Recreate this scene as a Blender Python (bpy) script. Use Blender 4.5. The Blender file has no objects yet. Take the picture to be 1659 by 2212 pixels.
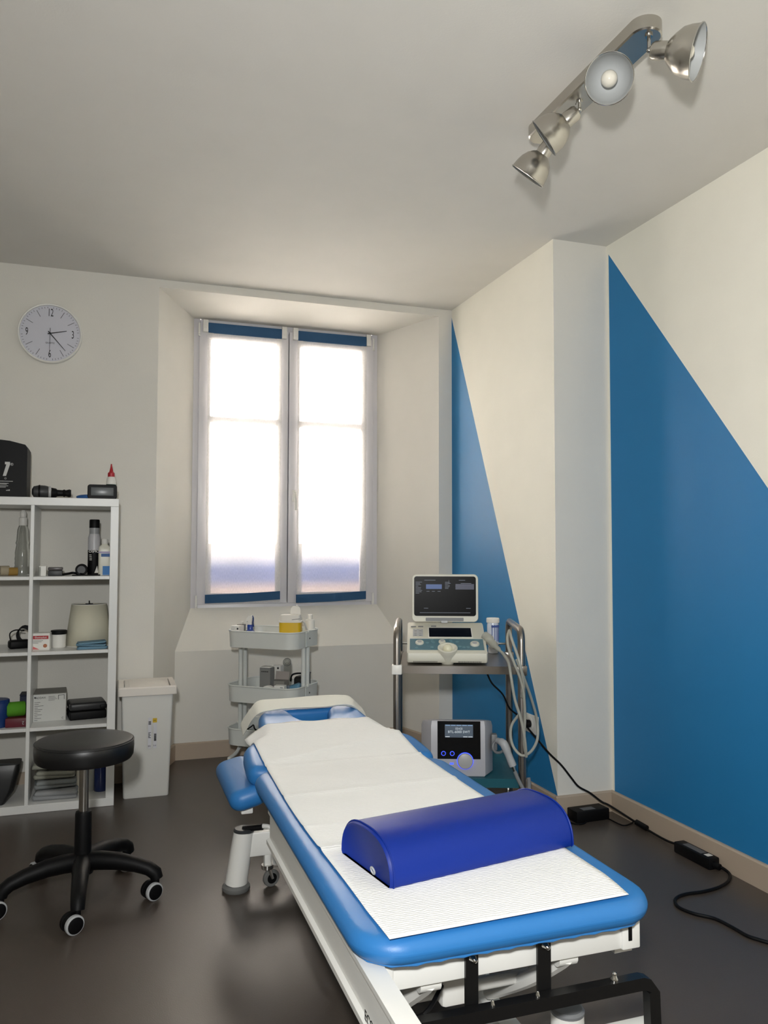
import bpy, bmesh, math, random
from mathutils import Vector, Matrix
random.seed(7)
R = math.radians
S = bpy.context.scene
COL = S.collection

# ------------------------------------------------------------------ camera
F_PX, YAW, PIT, ROL, H = 1718.414, 0.3272, 0.0474, 0.0019, 1.2233      # focal length in pixels of the 1659 x 2212 frame
FW = Vector((math.sin(YAW)*math.cos(PIT), math.cos(YAW)*math.cos(PIT), math.sin(PIT)))
_r0 = Vector((math.cos(YAW), -math.sin(YAW), 0)); _u0 = _r0.cross(FW)
RT = _r0*math.cos(ROL) + _u0*math.sin(ROL); UP = -_r0*math.sin(ROL) + _u0*math.cos(ROL)
CAM = Vector((0, 0, H))
cd = bpy.data.cameras.new('camera'); cam = bpy.data.objects.new('camera', cd); COL.objects.link(cam)
cd.sensor_fit = 'HORIZONTAL'; cd.sensor_width = 36.0; cd.lens = F_PX/1659*36.0; cd.clip_start = 0.02
m3 = Matrix((RT, UP, -FW)).transposed().to_4x4(); m3.translation = CAM; cam.matrix_world = m3
S.camera = cam

# ------------------------------------------------------------------ light and exposure
S.view_settings.view_transform = 'Standard'; S.view_settings.look = 'None'
S.view_settings.gamma = 1.0; S.view_settings.use_curve_mapping = False
S.view_settings.exposure = 0.06
W = bpy.data.worlds.new('overcast_sky'); S.world = W; W.use_nodes = True
bg = W.node_tree.nodes['Background']; bg.inputs[0].default_value = (1.0, 0.905, 0.80, 1); bg.inputs[1].default_value = 17.0

def area(name, loc, target, size, power, color):
    l = bpy.data.lights.new(name, 'AREA'); l.shape = 'DISK'; l.size = size; l.energy = power; l.color = color
    o = bpy.data.objects.new(name, l); COL.objects.link(o); o.location = loc
    o.rotation_euler = (Vector(target)-Vector(loc)).to_track_quat('-Z', 'Y').to_euler()
    return o
area('handheld_light', (-0.12, -0.15, 1.56), (2.2, 2.3, 1.35), 0.14, 62, (0.98, 0.99, 0.98))

# ------------------------------------------------------------------ helpers
def ray(u, v): return FW + RT*((u-829.5)/F_PX) - UP*((v-1106.0)/F_PX)
def at_z(u, v, z): d = ray(u, v); return CAM + d*((z-H)/d.z)
def at_x(u, v, x): d = ray(u, v); return CAM + d*(x/d.x)
def at_y(u, v, y): d = ray(u, v); return CAM + d*(y/d.y)
def at_d(u, v, dep): return CAM + ray(u, v)*dep

def lin(c):
    c = c/255.0
    return c/12.92 if c <= 0.04045 else ((c+0.055)/1.055)**2.4
MATS = {}
def mat(name, rgb=(200,200,200), rough=0.5, metal=0.0, bump=None, spec=0.5, emit=0.0, trans=0.0, vary=0.0, coat=0.0, alpha=None, vscale=6.0, sheen=0.0):
    if name in MATS: return MATS[name]
    m = bpy.data.materials.new(name); m.use_nodes = True; MATS[name] = m
    nt = m.node_tree; b = nt.nodes['Principled BSDF']
    col = (lin(rgb[0]), lin(rgb[1]), lin(rgb[2]), 1)
    b.inputs['Base Color'].default_value = col; b.inputs['Roughness'].default_value = rough; b.inputs['Metallic'].default_value = metal
    b.inputs['Specular IOR Level'].default_value = spec; b.inputs['Transmission Weight'].default_value = trans
    b.inputs['Coat Weight'].default_value = coat; b.inputs['Sheen Weight'].default_value = sheen
    if emit: b.inputs['Emission Color'].default_value = col; b.inputs['Emission Strength'].default_value = emit
    tc = nt.nodes.new('ShaderNodeTexCoord')
    n1 = nt.nodes.new('ShaderNodeTexNoise'); n1.inputs['Scale'].default_value = vscale; n1.inputs['Detail'].default_value = 4
    nt.links.new(tc.outputs['Object'], n1.inputs['Vector'])
    v = vary if vary else 0.03
    mx = nt.nodes.new('ShaderNodeMix'); mx.data_type = 'RGBA'
    mx.inputs[6].default_value = tuple(min(1, c*(1-v)) for c in col[:3])+(1,); mx.inputs[7].default_value = tuple(min(1, c*(1+v)) for c in col[:3])+(1,)
    nt.links.new(n1.outputs['Fac'], mx.inputs[0]); nt.links.new(mx.outputs[2], b.inputs['Base Color'])
    if bump:
        n2 = nt.nodes.new('ShaderNodeTexNoise'); n2.inputs['Scale'].default_value = bump[0]; n2.inputs['Detail'].default_value = 5
        nt.links.new(tc.outputs['Object'], n2.inputs['Vector'])
        bp = nt.nodes.new('ShaderNodeBump'); bp.inputs['Strength'].default_value = bump[1]; bp.inputs['Distance'].default_value = 0.002
        nt.links.new(n2.outputs['Fac'], bp.inputs['Height']); nt.links.new(bp.outputs['Normal'], b.inputs['Normal'])
    return m

WALL = mat('wall_paint', (224,221,213), 0.75, bump=(160,0.25), spec=0.3)
CEIL = mat('ceiling_paint', (222,219,212), 0.8, bump=(140,0.2), spec=0.2)
BLUEWALL = mat('blue_wall_paint', (36,122,178), 0.5, bump=(160,0.15), spec=0.3)
WALL2 = mat('bright_white_wall_paint', (245,242,229), 0.7, bump=(160,0.25), spec=0.3)  # whiter base colour than the other walls, for the return and right walls
FLOOR = mat('vinyl_floor', (76,68,61), 0.36, bump=(260,0.16), spec=0.5, vary=0.06, vscale=3)
SKIRT = mat('skirting_beige', (178,162,144), 0.5, spec=0.4)
WFRAME = mat('window_frame_white', (216,214,218), 0.35)
MELA = mat('white_melamine', (226,226,224), 0.35)
WMETAL = mat('white_powder_coat', (232,231,226), 0.35)
TROLLEY = mat('trolley_white', (214,217,213), 0.4)
VINYL = mat('blue_vinyl', (44,117,183), 0.42, bump=(420,0.10), spec=0.5)
NAVYV = mat('royal_blue_vinyl', (2,40,134), 0.48, bump=(420,0.12), spec=0.32)
BLACKV = mat('black_vinyl', (22,22,23), 0.38, bump=(420,0.08))
BLACK = mat('black_plastic', (7,7,9), 0.52, bump=(300,0.05), spec=0.22)
BLKMET = mat('black_steel', (14,14,15), 0.35)
CHROME = mat('chrome', (200,198,194), 0.18, metal=1.0)
STEEL = mat('brushed_steel', (150,144,138), 0.30, metal=1.0, bump=(200,0.03))
ALU = mat('brushed_aluminium', (196,192,184), 0.27, metal=1.0, bump=(180,0.04))
LAMPIN = mat('shade_inside_white', (178,180,180), 0.5)
BULB = mat('frosted_bulb', (236,230,216), 0.25, trans=0.0)
WPLAST = mat('white_plastic', (232,230,224), 0.4)
GPLAST = mat('grey_plastic', (120,122,124), 0.45)
LGREY = mat('light_grey_plastic', (176,178,180), 0.42)
CREAM = mat('cream_plastic', (214,212,198), 0.42)
RUBBER = mat('grey_rubber', (110,110,108), 0.6)
INK = mat('black_ink', (26,26,28), 0.6)
DGREY = mat('dark_grey_plastic', (52,54,56), 0.45)
TAUPE = mat('grey_card', (140,138,132), 0.7)

class MB:
    def __init__(s): s.v = []; s.f = []; s.mi = []; s.cur = 0; s.xf = Matrix.Identity(4)
    def add(s, vs, fs):
        b = len(s.v); s.v += [tuple(s.xf @ Vector(p)) for p in vs]; s.f += [tuple(b+i for i in f) for f in fs]; s.mi += [s.cur]*len(fs); return s
    def box(s, x0, x1, y0, y1, z0, z1):
        vs = [(x,y,z) for z in (z0,z1) for y in (y0,y1) for x in (x0,x1)]
        return s.add(vs, [(0,2,3,1),(4,5,7,6),(0,1,5,4),(2,6,7,3),(0,4,6,2),(1,3,7,5)])
    def rbox(s, x0, x1, y0, y1, z0, z1, r=0.005, seg=2):
        bm = bmesh.new(); bmesh.ops.create_cube(bm, size=1)
        for v in bm.verts: v.co = ((x0+x1)/2+v.co.x*(x1-x0), (y0+y1)/2+v.co.y*(y1-y0), (z0+z1)/2+v.co.z*(z1-z0))
        r = min(r, 0.49*min(abs(x1-x0), abs(y1-y0), abs(z1-z0)))
        bmesh.ops.bevel(bm, geom=bm.edges[:], offset=r, segments=seg, profile=0.5, affect='EDGES')
        bm.verts.index_update(); vs = [v.co.copy() for v in bm.verts]; fs = [[v.index for v in f.verts] for f in bm.faces]; bm.free()
        return s.add(vs, fs)
    def rings(s, rings, cap0=True, cap1=True, close=True):
        n = len(rings[0]); vs = [p for r in rings for p in r]; fs = []
        for i in range(len(rings)-1):
            for j in range(n if close else n-1):
                k = (j+1) % n; fs.append((i*n+j, i*n+k, (i+1)*n+k, (i+1)*n+j))
        if cap0: fs.append(tuple(reversed(range(n))))
        if cap1: fs.append(tuple((len(rings)-1)*n+j for j in range(n)))
        return s.add(vs, fs)
    def lathe(s, prof, n=28, o=(0,0,0), axis=(0,0,1), cap0=True, cap1=True):
        q = Vector((0,0,1)).rotation_difference(Vector(axis).normalized()); o = Vector(o)
        rg = [[o + q @ Vector((r*math.cos(2*math.pi*j/n), r*math.sin(2*math.pi*j/n), z)) for j in range(n)] for r, z in prof]
        return s.rings(rg, cap0, cap1)
    def cyl(s, p0, p1, r0, r1=None, n=20):
        p0 = Vector(p0); p1 = Vector(p1); d = p1-p0
        return s.lathe([(r0,0),(r0 if r1 is None else r1, d.length)], n, p0, d)
    def tube(s, path, r, n=8, smooth=0, closed=False):
        P = [Vector(p) for p in path]
        if smooth: P = catmull(P, smooth, closed)
        m = len(P); rad = r if isinstance(r, (list, tuple)) else None
        rg = []; pn = None
        for i in range(m):
            a = P[i-1] if (i > 0 or closed) else P[i]; b = P[(i+1) % m] if (i < m-1 or closed) else P[i]
            t = (b-a).normalized()
            if pn is None: pn = t.orthogonal().normalized()
            pn = (pn - t*pn.dot(t)).normalized(); bn = t.cross(pn)
            rr = rad[min(len(rad)-1, int(round(i*(len(rad)-1)/(m-1))))] if rad else r
            rg.append([P[i] + (pn*math.cos(2*math.pi*j/n) + bn*math.sin(2*math.pi*j/n))*rr for j in range(n)])
        if closed:
            rg.append(rg[0]); return s.rings(rg, False, False)
        return s.rings(rg)
    def prism(s, poly, z0, z1):
        return s.rings([[(x,y,z0) for x,y in poly], [(x,y,z1) for x,y in poly]])
    def ring(s, R_, r, o=(0,0,0), axis=(0,0,1), n=32, k=8):
        q = Vector((0,0,1)).rotation_difference(Vector(axis).normalized()); o = Vector(o)
        pts = [o + q @ Vector((R_*math.cos(2*math.pi*j/n), R_*math.sin(2*math.pi*j/n), 0)) for j in range(n)]
        return s.tube(pts, r, k, closed=True)
    def sphere(s, c, r, n=16, m=10, sz=1.0):
        c = Vector(c); rg = []
        for i in range(1, m):
            a = math.pi*i/m; rg.append([c + Vector((r*math.sin(a)*math.cos(2*math.pi*j/n), r*math.sin(a)*math.sin(2*math.pi*j/n), -r*sz*math.cos(a))) for j in range(n)])
        return s.rings(rg)
    def build(s, name, material, parent=None, ang=35, solid=None, sub=0):
        me = bpy.data.meshes.new(name); me.from_pydata(s.v, [], s.f)
        for m in (material if isinstance(material, list) else [material]): me.materials.append(m)
        for p, i in zip(me.polygons, s.mi): p.use_smooth = True; p.material_index = i
        bm = bmesh.new(); bm.from_mesh(me); bmesh.ops.recalc_face_normals(bm, faces=bm.faces[:]); bm.to_mesh(me); bm.free()
        me.set_sharp_from_angle(angle=R(ang))
        o = bpy.data.objects.new(name, me); COL.objects.link(o); o.parent = parent
        if sub: md = o.modifiers.new('sub', 'SUBSURF'); md.levels = sub; md.render_levels = sub
        if solid: md = o.modifiers.new('solid', 'SOLIDIFY'); md.thickness = solid; md.offset = 0
        return o

def catmull(P, k, closed=False):
    out = []; n = len(P)
    for i in range(n if closed else n-1):
        p0 = P[(i-1) % n] if (closed or i > 0) else P[i]; p1 = P[i]; p2 = P[(i+1) % n]; p3 = P[(i+2) % n] if (closed or i < n-2) else P[i+1]
        for j in range(k):
            t = j/k; out.append(0.5*((2*p1)+(p2-p0)*t+(2*p0-5*p1+4*p2-p3)*t*t+(3*p1-p0-3*p2+p3)*t**3))
    if not closed: out.append(P[-1].copy())
    return out
def rrect(x0, x1, y0, y1, r, n=6):
    o = []
    for cx, cy, a0 in ((x1-r,y1-r,0),(x0+r,y1-r,90),(x0+r,y0+r,180),(x1-r,y0+r,270)):
        for i in range(n+1): a = R(a0+90*i/n); o.append((cx+r*math.cos(a), cy+r*math.sin(a)))
    return o
def inset(pts, d):
    n = len(pts); o = []
    for i in range(n):
        a = Vector(pts[i-1]); b = Vector(pts[(i+1) % n]); t = b-a
        t = t.normalized() if t.length > 1e-9 else Vector((1,0)); nrm = Vector((-t.y, t.x)); o.append(tuple(Vector(pts[i])+nrm*d))
    return o
def cushion(pts, z0, z1, r, crown=0.0, seg=6):
    """pad with rounded edges on a counter-clockwise outline"""
    b = MB(); rg = []; rb = min(r, (z1-z0)/2)
    for i in range(seg+1):
        a = math.pi/2*i/seg; rg.append([(x,y,z0+rb-rb*math.cos(a)) for x,y in inset(pts, rb-rb*math.sin(a))])
    for i in range(seg+1):
        a = math.pi/2*i/seg; rg.append([(x,y,z1-crown-rb+rb*math.sin(a)) for x,y in inset(pts, rb-rb*math.cos(a))])
    if crown:
        for k in (0.03, 0.06, 0.1): rg.append([(x,y,z1-crown*(1-k/0.1)) for x,y in inset(pts, rb+k*0.6)])
    b.rings(rg); return b

def thing(name, label, cat, loc=(0,0,0), rz=0.0, group=None):
    o = bpy.data.objects.new(name, None); COL.objects.link(o); o.empty_display_size = 0.05
    o.location = loc; o.rotation_euler = (0,0,rz); return tag(o, label, cat, group)
def tag(o, label, cat, group=None):
    o['label'] = label; o['category'] = cat
    if group: o['group'] = group
    return o
def struct(o, label=None):
    o['kind'] = 'structure'
    if label: o['label'] = label
    return o
def place(o, loc, rz=0.0): o.location = loc; o.rotation_euler = (0,0,rz); return o
def txt(s, size, material, parent, M, name='lettering', depth=0.0003, align='CENTER', sx=1.0, space=1.0):
    c = bpy.data.curves.new(name, 'FONT'); c.body = s; c.size = size; c.align_x = align; c.align_y = 'CENTER'; c.extrude = depth; c.resolution_u = 3; c.space_character = space
    t = bpy.data.objects.new(name, c); COL.objects.link(t)
    me = bpy.data.meshes.new_from_object(t.evaluated_get(bpy.context.evaluated_depsgraph_get()))
    bpy.data.objects.remove(t); bpy.data.curves.remove(c)
    me.transform(M @ Matrix.Diagonal((sx,1,1,1))); me.materials.clear(); me.materials.append(material)
    o = bpy.data.objects.new(name, me); COL.objects.link(o); o.parent = parent; return o
def TR(x, y, z): return Matrix.Translation((x,y,z))
FRONT = Matrix.Rotation(R(90), 4, 'X')                 # text standing upright, read from -Y

# ------------------------------------------------------------------ the room
XR, YF, ZC, YP, XP, YN, YW = 2.2465, 4.4584, 2.6998, 3.2595, 1.9515, 4.8278, 5.03
XL, YB = -1.75, -1.7
b = MB().box(XL-0.1, XR+0.1, YB-0.1, YW+0.25, -0.08, 0); struct(b.build('floor', FLOOR), 'dark taupe vinyl floor')
b = MB().box(XL-0.1, XR+0.1, YB-0.1, YF+0.1, ZC, ZC+0.08); struct(b.build('ceiling', CEIL), 'plain off-white ceiling')
# back wall with the splayed window niche
ax0, ax1, az = 0.212, 1.865, 2.656          # niche at the wall face
nx0, nx1, nz = 0.349, 1.767, 0.625          # niche back below the sill
wx0, wx1, wz0, wz1 = 0.452, 1.657, 0.862, 2.664   # window opening
b = MB()
def q(*p): b.add(p, [tuple(range(len(p)))])
q((XL,YF,0),(ax0,YF,0),(ax0,YF,ZC),(XL,YF,ZC)); q((ax1,YF,0),(XP,YF,0),(XP,YF,ZC),(ax1,YF,ZC)); q((ax0,YF,az),(ax1,YF,az),(ax1,YF,ZC),(ax0,YF,ZC))
q((ax0,YF,0),(nx0,YN,0),(nx0,YN,nz),(wx0,YW,wz0),(wx0,YW,wz1),(ax0,YF,az))          # left splay
q((ax1,YF,0),(nx1,YN,0),(nx1,YN,nz),(wx1,YW,wz0),(wx1,YW,wz1),(ax1,YF,az))          # right splay
q((ax0,YF,az),(ax1,YF,az),(wx1,YW,wz1),(wx0,YW,wz1))                                # soffit
q((nx0,YN,nz),(nx1,YN,nz),(wx1,YW,wz0),(wx0,YW,wz0))                                # sloping sill
q((nx0,YN,0),(nx1,YN,0),(nx1,YN,nz),(nx0,YN,nz))                                    # apron
# masonry outside the window opening
for x0, x1, z0, z1 in ((XL,wx0,-0.1,3.0),(wx1,XR+0.2,-0.1,3.0),(wx0,wx1,wz1,3.0),(wx0,wx1,-0.1,wz0)):
    b.box(x0, x1, YW+0.075, YW+0.2, z0, z1)
w = struct(b.build('wall_back', WALL), 'off-white wall with a deep splayed window niche')
# return wall with blue paint field, jog and right wall
b = MB()
q((XP,YF,0),(XP,YF,2.655),(XP,YP,0.095),(XP,YP,0))
b.cur = 1; q((XP,YF,2.655),(XP,YF,ZC),(XP,YP,ZC),(XP,YP,0.095))
struct(b.build('wall_return', [BLUEWALL, WALL2]), 'off-white side wall with a narrow blue painted wedge')
b = MB(); q((XP,YP,0),(XR,YP,0),(XR,YP,ZC),(XP,YP,ZC)); struct(b.build('wall_jog', WALL), 'narrow white wall return beside the blue wall')
b = MB(); y0 = YP-0.018; yb_ = y0-2.655/1.2555
q((XR,y0,0),(XR,y0,2.655),(XR,yb_,0)); b.cur = 1
q((XR,YP,0),(XR,YP,ZC),(XR,y0,ZC),(XR,y0,0)); q((XR,y0,2.655),(XR,y0,ZC),(XR,YB,ZC),(XR,YB,0),(XR,yb_,0))
struct(b.build('wall_right', [BLUEWALL, WALL2]), 'white right wall with a large blue painted triangle')
b = MB(); q((XL,YB,0),(XL,YF,0),(XL,YF,ZC),(XL,YB,ZC)); struct(b.build('wall_left', WALL))
b = MB(); q((XL,YB,0),(XR,YB,0),(XR,YB,ZC),(XL,YB,ZC)); struct(b.build('wall_rear', WALL))
def skirt(name, p0, p1, nrm, h=0.095, t=0.014):
    p0 = Vector(p0); p1 = Vector(p1); d = p1-p0; n = Vector(nrm)
    bb = MB(); prof = [(0,0),(t,0),(t,h-0.006),(t-0.005,h),(0,h)]
    bb.rings([[Vector((p.x,p.y,0))+Vector((n.x*a,n.y*a,z)) for a, z in prof] for p in (p0,p1)])
    struct(bb.build(name, SKIRT), 'beige skirting board')
nl = Vector((YN-YF, -(nx0-ax0), 0)).normalized(); nr = Vector((-(YN-YF), -(ax1-nx1), 0)).normalized()
skirt('baseboard_back', (XL,YF), (ax0,YF), (0,-1,0)); skirt('baseboard_niche', (nx0,YN), (nx1,YN), (0,-1,0))
skirt('baseboard_splay_left', (ax0,YF), (nx0,YN), nl); skirt('baseboard_splay_right', (ax1,YF), (nx1,YN), nr)
skirt('baseboard_return', (XP,YF-0.0145), (XP,YP+0.0002), (-1,0,0)); skirt('baseboard_jog', (XP-0.014,YP), (XR-0.0145,YP), (0,-1,0)); skirt('baseboard_right', (XR,YP), (XR,YB), (-1,0,0))
skirt('baseboard_left', (XL,YB), (XL,YF), (1,0,0)); skirt('baseboard_rear', (XL,YB), (XR,YB), (0,1,0))

# ------------------------------------------------------------------ window
win = bpy.data.objects.new('window_1', None); COL.objects.link(win); win.location = (0, YW, 0); struct(win, 'white double casement window in the niche')
xc = 1.052
b = MB()
for x0, x1, z0, z1 in ((wx0-0.05,wx0+0.04,wz0-0.05,wz1+0.05),(wx1-0.04,wx1+0.05,wz0-0.05,wz1+0.05),(wx0+0.0405,wx1-0.0405,wz1-0.045,wz1+0.05),(wx0+0.0405,wx1-0.0405,wz0-0.05,wz0+0.03)): b.rbox(x0,x1,0.0,0.075,z0,z1,0.004)
b.box(xc-0.02, xc+0.02, 0.042, 0.05, wz0+0.03, wz1-0.045)
b.build('outer_frame', WFRAME, win)
GLASS = bpy.data.materials.new('window_glass'); GLASS.use_nodes = True
nt = GLASS.node_tree; nt.nodes.clear()
o_ = nt.nodes.new('ShaderNodeOutputMaterial'); mx = nt.nodes.new('ShaderNodeMixShader'); fr = nt.nodes.new('ShaderNodeFresnel'); t1 = nt.nodes.new('ShaderNodeBsdfTransparent'); g1 = nt.nodes.new('ShaderNodeBsdfGlossy')
g1.inputs['Roughness'].default_value = 0.02; fr.inputs['IOR'].default_value = 1.45
nt.links.new(fr.outputs[0], mx.inputs[0]); nt.links.new(t1.outputs[0], mx.inputs[1]); nt.links.new(g1.outputs[0], mx.inputs[2]); nt.links.new(mx.outputs[0], o_.inputs[0])
for sx0, sx1, gl0, gl1, lab in ((wx0+0.032, xc-0.003, 0.556, 0.985, 'left'), (xc+0.003, wx1-0.032, 1.125, 1.545, 'right')):
    z0, z1 = wz0+0.022, wz1-0.035; g0, g1_ = 0.95, 2.54
    b = MB()
    b.rbox(sx0, gl0, -0.016, 0.04, z0, z1, 0.004); b.rbox(gl1, sx1, -0.016, 0.04, z0, z1, 0.004)
    b.rbox(gl0-0.004, gl1+0.004, -0.016, 0.04, g1_, z1, 0.004); b.rbox(gl0-0.004, gl1+0.004, -0.016, 0.04, z0, g0, 0.004)
    sash = b.build('casement_sash', WFRAME, win)
    MB().rbox(gl0, gl1, -0.006, 0.035, 2.018, 2.055, 0.003).build('glazing_bar', WFRAME, sash)
    for a, c in ((g0, 2.018), (2.055, g1_)): MB().box(gl0, gl1, 0.012, 0.018, a, c).build('glass_pane', GLASS, sash)
    hx = sx0+0.0 if lab == 'left' else sx1
    for hz in (0.905, 2.6):
        hb = MB().cyl((hx,-0.018,hz-0.035),(hx,-0.018,hz+0.035),0.007,n=12); hb.cyl((hx,-0.018,hz-0.045),(hx,-0.018,hz-0.038),0.009,n=12); hb.build('hinge', WPLAST, sash)
b = MB().rbox(1.078, 1.102, -0.026, -0.016, 1.53, 1.605, 0.006); b.cyl((1.09,-0.026,1.585),(1.09,-0.052,1.585),0.010,n=14)
b.tube([(1.09,-0.05,1.585),(1.091,-0.056,1.57),(1.095,-0.054,1.53),(1.096,-0.052,1.475)], [0.011,0.011,0.009,0.008], 10, smooth=5)
b.build('window_handle', WPLAST, win)
# added panel outside; its painted colour bands imitate the glow through the blinds
OUT = mat('painted_glow_bands', (112,130,184), 0.6)
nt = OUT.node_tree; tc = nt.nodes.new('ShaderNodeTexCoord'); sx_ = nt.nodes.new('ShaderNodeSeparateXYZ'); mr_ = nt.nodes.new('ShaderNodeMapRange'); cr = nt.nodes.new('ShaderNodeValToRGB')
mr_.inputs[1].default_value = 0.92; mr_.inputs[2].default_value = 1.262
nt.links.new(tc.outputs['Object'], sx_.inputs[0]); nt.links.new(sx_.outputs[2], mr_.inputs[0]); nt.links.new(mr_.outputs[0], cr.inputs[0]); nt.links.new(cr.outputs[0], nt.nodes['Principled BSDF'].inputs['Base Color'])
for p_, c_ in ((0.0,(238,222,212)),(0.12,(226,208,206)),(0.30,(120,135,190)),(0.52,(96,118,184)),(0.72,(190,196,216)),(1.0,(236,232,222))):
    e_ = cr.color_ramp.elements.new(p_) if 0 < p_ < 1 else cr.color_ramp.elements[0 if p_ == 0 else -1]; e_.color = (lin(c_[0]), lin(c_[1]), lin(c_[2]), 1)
b = MB().box(wx0, wx1, 0.20, 0.23, 0.80, 1.262); b.build('added_outside_panel', OUT, win)

# ------------------------------------------------------------------ blinds
FAB = bpy.data.materials.new('sheer_linen'); FAB.use_nodes = True
nt = FAB.node_tree; nt.nodes.clear()
o_ = nt.nodes.new('ShaderNodeOutputMaterial'); m1 = nt.nodes.new('ShaderNodeMixShader'); m2 = nt.nodes.new('ShaderNodeMixShader')
tp = nt.nodes.new('ShaderNodeBsdfTransparent'); tl = nt.nodes.new('ShaderNodeBsdfTranslucent'); df = nt.nodes.new('ShaderNodeBsdfDiffuse')
tl.inputs[0].default_value = (0.94,0.93,0.92,1); df.inputs[0].default_value = (0.88,0.87,0.86,1); m2.inputs[0].default_value = 0.72
tc = nt.nodes.new('ShaderNodeTexCoord'); mp = nt.nodes.new('ShaderNodeMapping'); mp.inputs['Scale'].default_value = (260,1,60); nz_ = nt.nodes.new('ShaderNodeTexNoise'); nz_.inputs['Scale'].default_value = 1.0; nz_.inputs['Detail'].default_value = 3
mr = nt.nodes.new('ShaderNodeMapRange'); mr.inputs[3].default_value = 0.36; mr.inputs[4].default_value = 0.68
nt.links.new(tc.outputs['Object'], mp.inputs[0]); nt.links.new(mp.outputs[0], nz_.inputs['Vector']); nt.links.new(nz_.outputs['Fac'], mr.inputs[0]); nt.links.new(mr.outputs[0], m1.inputs[0])
nt.links.new(tl.outputs[0], m2.inputs[1]); nt.links.new(df.outputs[0], m2.inputs[2]); nt.links.new(tp.outputs[0], m1.inputs[1]); nt.links.new(m2.outputs[0], m1.inputs[2]); nt.links.new(m1.outputs[0], o_.inputs[0])
BAND = mat('blind_band_blue', (38,80,118), 0.8, bump=(500,0.2))
def blind(x0, x1, z0, z1, lab, tilt):
    t = thing('window_blind', lab, 'blind', (0, YW-0.034, 0), group='sheer blinds on the window casements')
    b = MB(); nx, nz2 = 10, 24; vs = []
    for j in range(nz2+1):
        for i in range(nx+1):
            x = x0+(x1-x0)*i/nx; z = z0+(z1-z0)*j/nz2
            vs.append((x+0.004*math.sin(j*0.5), 0.003*math.sin(i*1.7+j*0.6)*(1-abs(2*j/nz2-1)), z))
    b.add(vs, [(j*(nx+1)+i, j*(nx+1)+i+1, (j+1)*(nx+1)+i+1, (j+1)*(nx+1)+i) for j in range(nz2) for i in range(nx)])
    f = b.build('fabric', FAB, t)
    for hx in (x0+0.017, x1-0.017):
        MB().box(hx-0.017, hx+0.017, -0.0045, -0.0035, z0+0.05, z1-0.06).build('hem', FAB, f)
    MB().rbox(x0, x1, -0.009, 0.007, z1-0.064, z1, 0.004).build('top_band', BAND, t)
    bb = MB(); ring = lambda x, dz: [(x,-0.010,z0+dz),(x,0.008,z0+dz),(x,0.008,z0+dz+0.052),(x,-0.010,z0+dz+0.052)]
    bb.rings([ring(x0, 0.0), ring((x0+x1)/2, -0.004+tilt), ring(x1, tilt*2)]); bb.build('bottom_band', BAND, t)
    for cx in (x0-0.016, x1+0.016):
        cb = MB().rbox(cx-0.016, cx+0.016, -0.012, 0.016, z1-0.06, z1+0.016, 0.003); cb.rbox(cx-0.008, cx+0.008, -0.016, -0.010, z1-0.04, z1-0.005, 0.002); cb.build('clip', WPLAST, t)
blind(0.536, 1.0, 0.893, 2.637, 'sheer white blind with blue bands on the left casement', 0.008)
blind(1.106, 1.569, 0.885, 2.637, 'sheer white blind with blue bands on the right casement', 0.008)

# ------------------------------------------------------------------ treatment table
TX, TZ = 0.775, 0.50                                  # centre line, top of the upholstery
HW = 0.335
tab = thing('treatment_table', 'blue upholstered treatment table on a white lifting frame', 'treatment table', (TX, 2.1, 0))
def T(y): return y-2.1
o = cushion(rrect(-HW, HW, T(1.418), T(2.665), 0.10, 8), TZ-0.057, TZ, 0.028, 0.004)
main = o.build('main_cushion', VINYL, tab)
# stitched edge under the cushion
b = MB(); pts = rrect(-HW+0.018, HW-0.018, T(1.434), T(2.65), 0.088, 10)
ring_ = []
n_ = 220; per = [Vector((x,y)) for x, y in pts]; L_ = [0]
for i in range(len(per)): L_.append(L_[-1]+(per[(i+1) % len(per)]-per[i]).length)
for k in range(n_):
    d = L_[-1]*k/n_; i = max(j for j in range(len(per)) if L_[j] <= d); t_ = (d-L_[i])/(L_[i+1]-L_[i]); p = per[i].lerp(per[(i+1) % len(per)], t_)
    ring_.append((p.x, p.y, TZ-0.054+0.0014*math.sin(k*2.1)))
b.tube(ring_, 0.0045, 6, closed=True); b.build('gathered_hem', VINYL, main)
# head section, hinged and slightly raised
ALP = R(7.0)
hd = bpy.data.objects.new('head_section', None); COL.objects.link(hd); hd.parent = tab; hd.location = (0, T(2.672), TZ-0.005); hd.rotation_euler = (ALP, 0, 0)
half = [(0.0,0.0),(0.20,0.0),(0.30,0.004),(0.333,0.03),(0.335,0.10),(0.325,0.20),(0.285,0.262),(0.248,0.30),(0.228,0.36),(0.222,0.46),(0.212,0.55),(0.185,0.60),(0.14,0.618),(0.100,0.610),(0.078,0.57),(0.066,0.51),(0.042,0.462),(0.0,0.448)]
pts = [Vector((x,y)) for x, y in half] + [Vector((-x,y)) for x, y in reversed(half[1:-1])]
pts = [tuple(p) for p in catmull(pts, 3, True)]
o = cushion(pts, -0.07, 0.0, 0.030, 0.0); hc = o.build('head_cushion', VINYL, hd)
MB().rbox(-0.12, 0.12, 0.572, 0.622, -0.068, -0.002, 0.02, 4).build('face_rest_bridge', VINYL, hc)
b = MB().rbox(-0.215, 0.215, 0.06, 0.48, -0.088, -0.071, 0.004); b.cyl((-0.2,0.05,-0.085),(0.2,0.05,-0.085),0.012); b.build('head_support', WMETAL, hd)
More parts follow.
